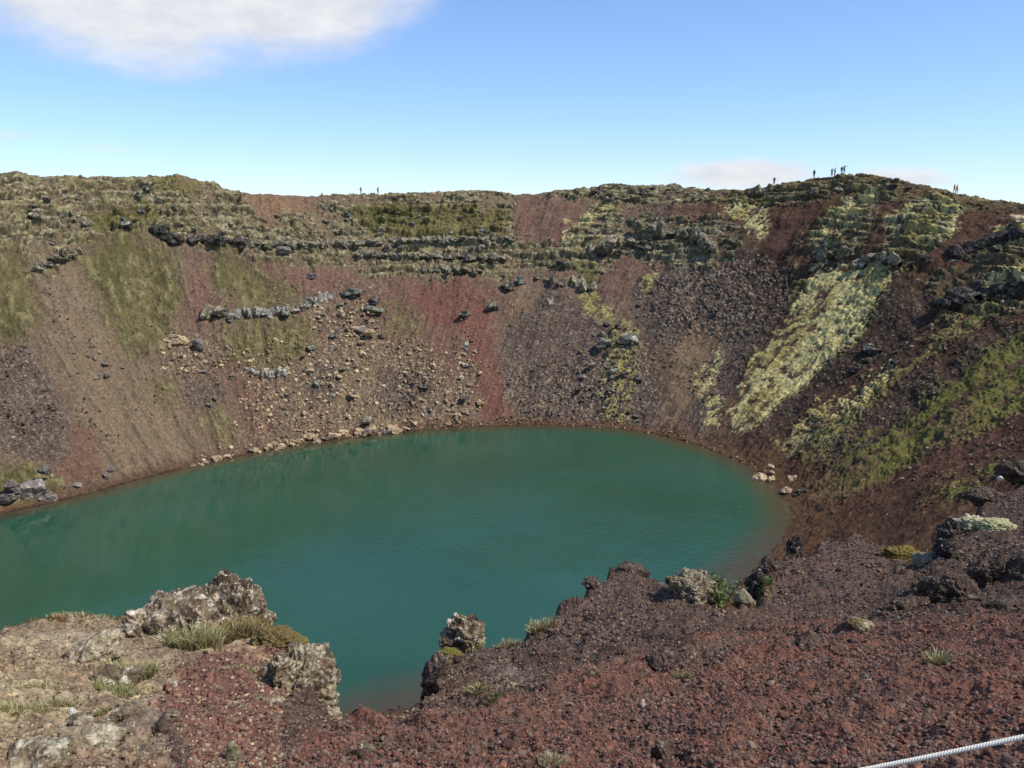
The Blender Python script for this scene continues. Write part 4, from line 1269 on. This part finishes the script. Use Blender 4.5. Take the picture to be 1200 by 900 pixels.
# pale moss mound on the right
def mound(px, py, wpx_, hpx_, label, seed, cols, rmin=8):
    p, d = hit_near(px, py + hpx_ * 0.4, rmin)
    sx = wpx_ * d / F; sz = hpx_ * d / F
    v, f = ICO[5]
    nn = fbm3(v * 2.2 + seed, 3); n4 = fbm3(v * np.array([9, 9, 20]) + seed, 3)
    v = v * (1 + 0.28 * nn + 0.13 * n4)[:, None] * np.array([sx, sx * 0.9, sz * 1.3]) * 0.5
    mixf = sstep(-0.4, 0.5, n4)[:, None]
    cc_ = cols[0] * (1 - mixf) + cols[1] * mixf
    o = link("moss_cushion", make_mesh("moss_cushion", v, f, M_moss, cc_, True))
    o.location = (p.x, p.y, p.z + sz * 0.1)
    tag(o, label, "moss")
    return o


M_moss = mat_tint("moss", 0.95)
mound(1140, 613, 30, 16, "rounded pale yellow moss cushion beside the black rock on the right", 5, (lin(152, 144, 104), lin(200, 190, 148)))
mound(1168, 615, 36, 11, "low flat moss cushion trailing right of the rounded pale one", 8, (lin(140, 134, 88), lin(190, 182, 134)))
mound(248, 722, 30, 22, "brown green moss cushion between the two large left outcrops", 9, (lin(86, 76, 40), lin(124, 112, 58)), 0)
mound(285, 735, 40, 16, "olive moss cushion at the foot of the pointed outcrop", 10, (lin(82, 72, 40), lin(130, 116, 62)), 0)
mound(322, 742, 46, 22, "brown heath cushion on the shoulder between the pointed outcrop and the pale rock face", 15, (lin(84, 70, 44), lin(124, 106, 64)), 0)
mound(345, 745, 30, 20, "yellow green moss cushion on top of the pale rock face", 11, (lin(98, 88, 46), lin(132, 120, 66)), 0)
mound(1058, 643, 40, 14, "rusty olive moss cushion on the right spur's far edge", 12, (lin(84, 66, 36), lin(134, 112, 52)), 8)
mound(526, 765, 26, 8, "bright olive moss cushion at the left foot of the small mossy crag", 13, (lin(92, 82, 38), lin(124, 112, 52)), 0)


# ------------------------------------------------------------------ grass
def blades_mesh(name, n, rad, hmin, hmax, cols, seed, mat, lean=0.5, width=0.004, surf=None, ell=1.0):
    r = np.random.default_rng(seed)
    a = r.uniform(0, 2 * PI, n); q = np.sqrt(r.random(n)) * rad
    bx = np.cos(a) * q; by = np.sin(a) * q * ell
    h = r.uniform(hmin, hmax, n); da = a + r.normal(0, 0.8, n); ln = r.uniform(0.15, 1, n) * lean
    dx, dy = np.cos(da) * ln, np.sin(da) * ln
    ph = r.uniform(0, PI, n); px_, py_ = np.cos(ph), np.sin(ph)
    bz = np.zeros(n) if surf is None else np.array([surf(x, y) for x, y in zip(bx, by)])
    V_ = np.zeros((n, 7, 3)); w = width * r.uniform(0.6, 1.4, n)
    for k, (t, ww) in enumerate(((0, 1), (0.45, 0.8), (0.8, 0.5))):
        cx = bx + dx * h * t ** 1.6; cy = by + dy * h * t ** 1.6; cz = bz + h * t * (1 - 0.25 * ln * t)
        V_[:, 2 * k] = np.stack([cx - px_ * w * ww, cy - py_ * w * ww, cz], 1)
        V_[:, 2 * k + 1] = np.stack([cx + px_ * w * ww, cy + py_ * w * ww, cz], 1)
    V_[:, 6] = np.stack([bx + dx * h, by + dy * h, bz + h * (1 - 0.45 * ln)], 1)
    o = (np.arange(n) * 7)[:, None]
    q1 = np.concatenate([o + np.array([[0, 1, 3, 2]]), o + np.array([[2, 3, 5, 4]])])
    t1 = o + np.array([[4, 5, 6]])
    c = np.array(cols)[r.integers(len(cols), size=n)] * r.uniform(0.75, 1.2, (n, 1))
    return make_mesh(name, V_.reshape(-1, 3), [q1, t1], mat, np.clip(np.repeat(c[:, None], 7, 1).reshape(-1, 3), 0, 0.8), True)


M_blade = mat_tint("grass_blades", 0.7)
STRAW = [lin(186, 172, 128), lin(168, 153, 108), lin(150, 138, 94), lin(194, 182, 142)]
GRN = [lin(140, 146, 84), lin(120, 128, 70), lin(168, 164, 104)]
OLV = [lin(116, 104, 54), lin(96, 84, 44), lin(140, 122, 66)]
RUST = [lin(130, 76, 44), lin(110, 62, 38), lin(150, 100, 60)]


def tuft(px, py, wpx_, hpx_, cols, label, seed, n=220, lean=0.7, rmin=0, cat="grass tuft", name="grass_tuft", ell=0.6):
    p, d = hit_near(px, py, rmin)
    rad = wpx_ * 0.5 * d / F; h = hpx_ * d / F
    surf = lambda x, y: ground_z(p.x + x, p.y + y) - p.z
    o = link(name, blades_mesh(name, n, rad, h * 0.5, h * 1.2, cols, seed, M_blade, lean * 1.25, max(0.0009, 0.0004 * d), surf, ell), p)
    tag(o, label, cat)
    return o


tuft(227, 757, 60, 26, STRAW + GRN, "large pale grass tuft leaning on the white blotched outcrop", 1, 900)
tuft(155, 797, 50, 17, STRAW + GRN, "yellow green grass tuft right of the small lichened rock on the left ledge", 2, 700)
tuft(138, 815, 40, 11, GRN + STRAW, "green grass tuft just below the small lichened rock on the left ledge", 3, 600)
tuft(66, 826, 36, 10, STRAW, "dry straw tuft above the white stone on the left ledge", 4, 500)
tuft(120, 834, 18, 7, STRAW, "small dry tuft right of the white stone on the left ledge", 5, 250)
tuft(1097, 778, 18, 16, STRAW + GRN, "yellow green grass tuft alone in the red gravel on the right", 6, 260)
tuft(645, 893, 26, 10, STRAW, "straw tuft in the gravel at the bottom centre", 7, 220)
tuft(560, 808, 26, 9, GRN + STRAW, "thin dry grass tuft below the small mossy crag", 8, 160)
tuft(578, 818, 20, 6, [lin(108, 118, 70), lin(124, 130, 84)], "low green tuft right below the thin dry grass tuft", 9, 120)
tuft(548, 764, 30, 14, STRAW + GRN, "pale grass tuft at the foot of the small mossy crag", 10, 350)
tuft(634, 738, 30, 12, STRAW + OLV, "wispy dry grass overhanging the left side of the middle spur", 11, 320)
tuft(595, 754, 24, 10, OLV + STRAW, "short olive tuft in the saddle left of the middle spur", 12, 260)
tuft(800, 796, 14, 9, [lin(104, 126, 70), lin(120, 136, 84)], "small bright green tuft in the gravel below the speckled boulder", 13, 90)
tuft(700, 790, 8, 8, STRAW, "tiny straw tuft on the slope of the middle spur", 14, 60)
tuft(888, 708, 26, 10, [lin(96, 122, 56), lin(116, 130, 66)], "low green herb clump right of the grey green stone", 15, 260, rmin=8)
tuft(916, 655, 30, 8, STRAW + OLV, "pale grass fringe between the spotted rocks of the right spur", 16, 260, rmin=9)
tuft(1068, 650, 34, 9, OLV + RUST, "rusty grass fringe on the right slope of the right spur", 17, 260, rmin=9)
tuft(1122, 655, 16, 8, OLV + STRAW, "yellowish tuft right of the black upright rock", 18, 140, rmin=9)
tuft(35, 722, 70, 5, RUST + OLV, "rust red low growth along the far edge of the left ledge", 19, 700)
tuft(110, 716, 90, 6, STRAW + OLV, "pale grass fringe on the far edge of the left ledge", 20, 600)
tuft(30, 805, 110, 5, STRAW, "flat pale grass strip across the left ledge at the frame side", 21, 900, ell=0.12)
tuft(20, 830, 60, 8, GRN + STRAW, "sparse green yellow grass below the flat pale strip", 22, 500)
tuft(300, 790, 70, 5, STRAW + GRN, "pale creeping grass streak ending at the red stone", 23, 500, ell=0.3)
tuft(278, 744, 84, 17, OLV + OLV + RUST + STRAW, "brown olive heath growing at the foot of the pointed outcrop", 24, 2200)
tuft(342, 758, 50, 16, OLV + GRN, "olive heath on the shoulder above the pale rock face", 25, 1000)
tuft(416, 893, 14, 6, STRAW, "tiny straw wisp beside the dark hollowed lump", 26, 40)

# ------------------------------------------------------------------ shrub in the notch
sp, sd = hit_near(846, 703, 7)
M_bark = mat_plain("shrub_bark", lin(92, 72, 58), 0.9, 30)
M_leaf = mat_tint("shrub_leaf", 0.6)
shrub = bpy.data.objects.new("shrub", None); C.objects.link(shrub)
shrub.location = (sp.x, sp.y + 0.05, sp.z - 0.05)
tag(shrub, "small leafy birch shrub in the notch beside the lake edge", "shrub")
vs, qs, lv, lq, lc = [], [], [], [], []
srng = np.random.default_rng(4)
hh = 36 * sd / F


def limb(p0, p1, r0, r1):
    ax = Vector(p1) - Vector(p0)
    u_ = ax.orthogonal().normalized(); v_ = ax.cross(u_).normalized()
    b0 = len(vs)
    for p, r in ((p0, r0), (p1, r1)):
        for k in range(5):
            an = 2 * PI * k / 5
            vs.append(tuple(Vector(p) + (u_ * math.cos(an) + v_ * math.sin(an)) * r))
    for k in range(5):
        qs.append((b0 + k, b0 + (k + 1) % 5, b0 + 5 + (k + 1) % 5, b0 + 5 + k))


for s in range(8):
    a = srng.uniform(0, 2 * PI); pprev = (srng.uniform(-.03, .03), srng.uniform(-.03, .03), 0)
    hx = math.cos(a) * hh * srng.uniform(.1, .55) - hh * 0.15; hy = math.sin(a) * hh * .4; top = hh * srng.uniform(.6, 1.15)
    for k in range(1, 6):
        t = k / 5
        p = (pprev[0] + hx / 5 + srng.normal(0, hh * .02), pprev[1] + hy / 5, top * t)
        limb(pprev, p, 0.007 * (1.15 - t + .2), 0.007 * (1 - t + .2))
        if k >= 2:
            for _ in range(7):
                tw = (p[0] + srng.normal(0, hh * .13), p[1] + srng.normal(0, hh * .13), p[2] + srng.normal(0, hh * .09))
                limb(p, tw, 0.003, 0.0015)
                for _ in range(2):
                    c0 = np.array(tw) + srng.normal(0, hh * .02, 3)
                    d1 = srng.normal(size=3); d1 /= np.linalg.norm(d1); d2 = np.cross(d1, srng.normal(size=3)); d2 /= np.linalg.norm(d2)
                    L_ = srng.uniform(.016, .030)
                    b0 = len(lv)
                    for e, g_ in ((-1, 0), (0, .6), (1, 0), (0, -.6)):
                        lv.append(c0 + d1 * L_ * e * .8 + d2 * L_ * g_)
                        lc.append(lin(116, 134, 60) * srng.uniform(.7, 1.2))
                    lq.append((b0, b0 + 1, b0 + 2, b0 + 3))
        pprev = p
link("stems", make_mesh("stems", np.array(vs), np.array(qs), M_bark), parent=shrub)
link("leaves", make_mesh("leaves", np.array(lv), np.array(lq), M_leaf, np.array(lc), False), parent=shrub)

# ------------------------------------------------------------------ rope
M_rope = NT("white_rope"); M_rope.rough(0.7)
rn = M_rope.noise(220, 3, 0.6, M_rope.objco())
M_rope.base(M_rope.ramp(rn, [(0.3, lin(240, 228, 200)), (0.7, lin(252, 243, 220))])); M_rope.norm(M_rope.bump(rn, 0.4, 0.002))


def at(px, py, r):
    a, b, c = ray(px, py); h = math.hypot(a, b)
    return Vector((a / h * r, b / h * r, H + c / h * r))


A_, B_ = at(1010, 903, 1.72), at(1200, 864, 1.80)
dirn = (B_ - A_)
P0 = A_ - dirn * 2.2; P1 = B_ + dirn * 2.2
L_ = (P1 - P0).length; nseg = int(L_ / 0.0025)
ts = np.linspace(0, 1, nseg)
ctr = np.array(P0)[None] + np.array(P1 - P0)[None] * ts[:, None]
ctr[:, 2] += 0.30 * (ts - 0.5) ** 2 * 0.5
d_ = np.array((P1 - P0).normalized()); u_ = np.cross(d_, [0, 0, 1]); u_ /= np.linalg.norm(u_); w_ = np.cross(u_, d_)
RV, RQ = [], []; nb = 0
R0 = 0.0056
for st in range(3):
    an = ts * L_ / 0.018 * 2 * PI + st * 2 * PI / 3
    sc = ctr + (np.cos(an)[:, None] * u_ + np.sin(an)[:, None] * w_) * R0 * 0.30
    ring = np.linspace(0, 2 * PI, 8, endpoint=False)
    vv = sc[:, None, :] + (np.cos(ring)[None, :, None] * u_ + np.sin(ring)[None, :, None] * w_) * R0 * 0.68
    RV.append(vv.reshape(-1, 3))
    ii = np.arange(nseg - 1)[:, None] * 8; k0 = np.arange(8)[None]; k1 = (k0 + 1) % 8
    RQ.append((np.stack([ii + k0, ii + k1, ii + 8 + k1, ii + 8 + k0], -1) + nb).reshape(-1, 4)); nb += nseg * 8
mid = np.array((P0 + P1) / 2)
ro = link("rope", make_mesh("rope", np.concatenate(RV) - mid, np.concatenate(RQ), M_rope.m, None, True), mid)
tag(ro, "white twisted rope strung above the gravel at the lower right", "rope")

# ------------------------------------------------------------------ people on the rim
SKIN = mat_plain("skin", lin(196, 150, 124), 0.6)
HAIRM = mat_plain("hair", lin(50, 38, 30), 0.7)
CLOTH = {}


def cloth(c):
    if c not in CLOTH: CLOTH[c] = mat_plain("cloth_%d" % len(CLOTH), lin(*c), 0.9, 12, 0.25)
    return CLOTH[c]


def person(px, foot_py, top_py, jacket, trousers, label, pose="stand", turn=0.0, bulk=1.0):
    """one continuous skinned body"""
    a, b, c = ray(px, foot_py)
    az = math.atan2(a, b); j = int(np.argmin(abs(azs - az)))
    el = np.where((rs > 95) & (rs < 260), (Z[:, j] - H) / rs, -9); i = int(el.argmax())
    r = rs[i]
    x, y = r * math.sin(az), r * math.cos(az); z = float(Z[i, j]) - 0.03
    hgt = 1.74
    vs_ = {'pel': (0, 0, .94, .145), 'waist': (0, .0, 1.10, .135), 'chest': (0, .01, 1.32, .165), 'neck': (0, 0, 1.50, .06), 'head': (0, -.015, 1.60, .085), 'crown': (0, 0, 1.69, .075)}
    ed = [('pel', 'waist'), ('waist', 'chest'), ('chest', 'neck'), ('neck', 'head'), ('head', 'crown')]
    for s, n_ in ((-1, 'l'), (1, 'r')):
        st = 0.14 if pose == "walk" else 0.0
        vs_['hip' + n_] = (s * .10, 0, .88, .105); vs_['knee' + n_] = (s * .11, -s * st * .7 - .01, .49, .07); vs_['ank' + n_] = (s * .12, -s * st * 1.3 + .03, .09, .05)
        vs_['toe' + n_] = (s * .13, -s * st * 1.3 - .14, .04, .045)
        ed += [('pel', 'hip' + n_), ('hip' + n_, 'knee' + n_), ('knee' + n_, 'ank' + n_), ('ank' + n_, 'toe' + n_)]
        vs_['sho' + n_] = (s * .20, .01, 1.42, .075)
        up = (pose == "raise" and s == 1) or pose == "photo"
        if pose == "point" and s == 1:
            vs_['elb' + n_] = (.42, -.10, 1.52, .052); vs_['wri' + n_] = (.64, -.16, 1.62, .038); vs_['han' + n_] = (.74, -.19, 1.66, .04)
        elif up and pose == "raise":
            vs_['elb' + n_] = (.26, -.12, 1.68, .052); vs_['wri' + n_] = (.22, -.16, 1.92, .038); vs_['han' + n_] = (.21, -.17, 2.02, .04)
        elif up:
            vs_['elb' + n_] = (s * .30, -.20, 1.24, .052); vs_['wri' + n_] = (s * .12, -.36, 1.46, .038); vs_['han' + n_] = (s * .06, -.38, 1.53, .04)
        else:
            vs_['elb' + n_] = (s * .27, .04, 1.14, .052); vs_['wri' + n_] = (s * .28, -.05, .90, .038); vs_['han' + n_] = (s * .28, -.07, .80, .042)
        ed += [('chest', 'sho' + n_), ('sho' + n_, 'elb' + n_), ('elb' + n_, 'wri' + n_), ('wri' + n_, 'han' + n_)]
    keys = list(vs_); ix = {k: i_ for i_, k in enumerate(keys)}
    me = bpy.data.meshes.new("person_skeleton")
    me.from_pydata([vs_[k][:3] for k in keys], [(ix[p], ix[q]) for p, q in ed], [])
    tmp = bpy.data.objects.new("person_skeleton", me); C.objects.link(tmp)
    sk = tmp.modifiers.new("skin", 'SKIN'); sb = tmp.modifiers.new("sub", 'SUBSURF'); sb.levels = 2; sb.render_levels = 2
    for k, sv in zip(keys, me.skin_vertices[0].data):
        rr_ = vs_[k][3] * (bulk if k in ('pel', 'waist', 'chest', 'shol', 'shor') else 1)
        sv.radius = (rr_, rr_ * (0.8 if k in ('pel', 'waist', 'chest') else 1)); sv.use_root = (k == 'pel')
    dg = bpy.context.evaluated_depsgraph_get()
    body = bpy.data.meshes.new_from_object(tmp.evaluated_get(dg))
    bpy.data.objects.remove(tmp); bpy.data.meshes.remove(me)
    body.name = "person"; body.materials.clear()
    for m_ in (cloth(trousers), cloth(jacket), SKIN, cloth((46, 40, 36))): body.materials.append(m_)
    for pl in body.polygons:
        cz = pl.center.z; pl.use_smooth = True
        hand = any((Vector(vs_['han' + n_][:3]) - pl.center).length < .085 for n_ in 'lr')
        pl.material_index = 3 if cz < .12 else 2 if (hand or (cz > 1.50 and abs(pl.center.x) < .12 and pose != "x" and (Vector(vs_['head'][:3]) - pl.center).length < .22)) else 1 if cz > .93 or abs(pl.center.x) > .19 else 0
    root = link("person", body, (x, y, z))
    sc = max(0.9, min(1.3, (foot_py - top_py) * math.hypot(r, z - H) / F / (2.02 if pose == "raise" else hgt)))
    root.scale = (sc, sc, sc)
    root.rotation_euler = (0, 0, turn - az)
    tag(root, label, "person", "hikers on the crater rim")
    v, f = ICO[3]
    v = v * np.array([.098, .105, .11]) * (1 + .05 * fbm3(v * 3, 2))[:, None]
    keep = f[(v[f].mean(1)[:, 2] > -.02) | (v[f].mean(1)[:, 1] > .03)]
    link("hair", make_mesh("hair", v + np.array([0, .012, 1.645]), keep, HAIRM, None, True), parent=root)
    return root


person(423, 227, 219.5, (120, 70, 66), (70, 60, 70), "person in a reddish top far off on the central rim, left of the pair", "stand", 0.4)
person(443, 227, 218.5, (44, 62, 84), (36, 46, 62), "person in dark blue on the central rim with one arm raised", "raise", -0.5)
person(907, 217, 208.5, (44, 52, 66), (34, 36, 42), "stocky person in a dark jacket standing leftmost on the right rim", "photo", 0.3, 1.35)
person(953.5, 211, 202.5, (48, 46, 46), (40, 38, 40), "person in dark clothes standing alone between the stocky one and the summit pairs", "stand", 0.6, 1.1)
person(974.5, 207, 198, (104, 112, 122), (60, 58, 60), "person in a grey jacket raising a camera in the left summit pair", "photo", 0.2)
person(978, 206.5, 197.5, (66, 60, 58), (52, 46, 46), "slim person in brown beside the grey jacket in the left summit pair", "stand", 1.2, 0.85)
person(986, 205, 197, (34, 34, 38), (32, 32, 36), "person in black in the right summit pair", "stand", 0.0, 1.15)
person(989, 205, 196.5, (120, 122, 130), (84, 84, 90), "person in light grey pointing, in the right summit pair", "point", 0.5)
person(1118, 226, 217.5, (206, 128, 74), (120, 76, 52), "person in an orange jacket walking down the right rim, left of two", "walk", 1.0, 1.2)
person(1121, 227, 218.5, (196, 140, 92), (110, 78, 60), "person in a tan orange jacket walking down the right rim, right of two", "walk", 0.9, 1.0)

# ------------------------------------------------------------------ sun, sky, camera
SUN_AZ, SUN_EL = 108.0, 52.0
sd_ = Vector((math.sin(SUN_AZ * D2R) * math.cos(SUN_EL * D2R), math.cos(SUN_AZ * D2R) * math.cos(SUN_EL * D2R), math.sin(SUN_EL * D2R)))
sun = bpy.data.lights.new("sun", 'SUN'); sun.energy = 3.6; sun.angle = math.radians(0.53); sun.color = (1.0, 0.97, 0.92)
so = bpy.data.objects.new("sun", sun); C.objects.link(so)
so.rotation_euler = sd_.to_track_quat('Z', 'Y').to_euler(); so.location = (60, -20, 120)

w = bpy.data.worlds.new("World"); bpy.context.scene.world = w; w.use_nodes = True
wt = w.node_tree; wn_ = wt.nodes; wl = wt.links
bg = wn_["Background"]
sky = wn_.new("ShaderNodeTexSky"); sky.sky_type = 'NISHITA'; sky.sun_disc = False
sky.sun_elevation = math.radians(SUN_EL); sky.sun_rotation = math.radians(SUN_AZ)
sky.air_density = 1.0; sky.dust_density = 0.0; sky.ozone_density = 2.0; sky.altitude = 1500
STR = 0.165
bg.inputs["Strength"].default_value = STR
tc = wn_.new("ShaderNodeTexCoord")
sep = wn_.new("ShaderNodeSeparateXYZ"); wl.new(tc.outputs["Generated"], sep.inputs[0])


def wm(op, a, b=None, c=None):
    nd = wn_.new("ShaderNodeMath"); nd.operation = op
    for i, v in enumerate((a, b, c)):
        if v is None: continue
        if isinstance(v, (int, float)): nd.inputs[i].default_value = v
        else: wl.new(v, nd.inputs[i])
    return nd.outputs[0]


azn = wm('MULTIPLY', wm('ARCTAN2', sep.outputs[0], sep.outputs[1]), 180 / PI)       # compass angle from straight ahead, degrees
eln = wm('MULTIPLY', wm('ARCSINE', sep.outputs[2]), 180 / PI)
cmb = wn_.new("ShaderNodeCombineXYZ"); wl.new(azn, cmb.inputs[0]); wl.new(wm('MULTIPLY', eln, 2.2), cmb.inputs[1])


def wnoise(scale, detail, rough):
    nd = wn_.new("ShaderNodeTexNoise"); nd.inputs["Scale"].default_value = scale; nd.inputs["Detail"].default_value = detail; nd.inputs["Roughness"].default_value = rough
    wl.new(cmb.outputs[0], nd.inputs["Vector"]); return nd.outputs["Fac"]


n1 = wnoise(0.10, 6, 0.55); n2 = wnoise(0.35, 5, 0.6)


def cloud(a0, e0, sa, se, k_noise, soft, nz):
    da = wm('DIVIDE', wm('SUBTRACT', azn, a0), sa); de = wm('DIVIDE', wm('SUBTRACT', eln, e0), se)
    d = wm('SQRT', wm('ADD', wm('MULTIPLY', da, da), wm('MULTIPLY', de, de)))
    v = wm('SUBTRACT', wm('ADD', 1.0, wm('MULTIPLY', wm('SUBTRACT', nz, 0.5), k_noise)), d)
    mr = wn_.new("ShaderNodeMapRange"); mr.interpolation_type = 'SMOOTHSTEP'
    wl.new(v, mr.inputs["Value"]); mr.inputs["From Min"].default_value = 0.0; mr.inputs["From Max"].default_value = soft
    return mr.outputs[0]


clouds = [(cloud(-21, 14.3, 18.2, 7.0, 0.8, 0.42, n1), 0.97), (cloud(15.6, 1.7, 6.4, 1.25, 0.8, 0.6, n2), 0.95), (cloud(24.5, 1.3, 4.6, 0.85, 0.7, 0.6, n2), 0.85),
          (cloud(-31.5, 3.6, 2.6, 0.5, 0.8, 0.8, n2), 0.4), (cloud(-26, 3.1, 2.4, 0.4, 0.8, 0.8, n2), 0.3)]
# scattered fair weather clouds elsewhere in the sky, out of the frame
tot = None
for c_, k_ in clouds:
    q = wm('MULTIPLY', c_, k_)
    tot = q if tot is None else wm('MAXIMUM', tot, q)
ccol = wn_.new("ShaderNodeValToRGB")
ce = ccol.color_ramp.elements
ce[0].position = 0.35; ce[0].color = (4.0, 4.1, 4.35, 1); ce[1].position = 0.65; ce[1].color = (4.75, 4.8, 4.95, 1)
wl.new(n2, ccol.inputs["Fac"])
grade = wn_.new("ShaderNodeMix"); grade.data_type = 'RGBA'; grade.blend_type = 'MULTIPLY'; grade.inputs[0].default_value = 1.0
gam = wn_.new("ShaderNodeGamma"); gam.inputs[1].default_value = 0.76
wl.new(sky.outputs[0], gam.inputs[0]); wl.new(gam.outputs[0], grade.inputs[6]); grade.inputs[7].default_value = (0.92, 1.14, 1.50, 1)
mx = wn_.new("ShaderNodeMix"); mx.data_type = 'RGBA'
wl.new(tot, mx.inputs[0]); wl.new(grade.outputs[2], mx.inputs[6]); wl.new(ccol.outputs["Color"], mx.inputs[7])
wl.new(mx.outputs[2], bg.inputs["Color"])

cam = bpy.data.cameras.new("camera"); cam.sensor_width = 36.0; cam.lens = 36.0 * F / 1200.0
cam.clip_start = 0.05; cam.clip_end = 20000
co_ = bpy.data.objects.new("camera", cam); C.objects.link(co_)
co_.location = (0, 0, H); co_.rotation_euler = (PI / 2 - TH, 0, 0)
sc = bpy.context.scene
sc.camera = co_
sc.view_settings.view_transform = 'Standard'; sc.view_settings.look = 'None'
sc.view_settings.exposure = 0.17; sc.view_settings.gamma = 1.0
sc.view_settings.use_curve_mapping = False
sc.cycles.max_bounces = 5; sc.cycles.diffuse_bounces = 2; sc.cycles.glossy_bounces = 2
sc.cycles.use_denoising = True
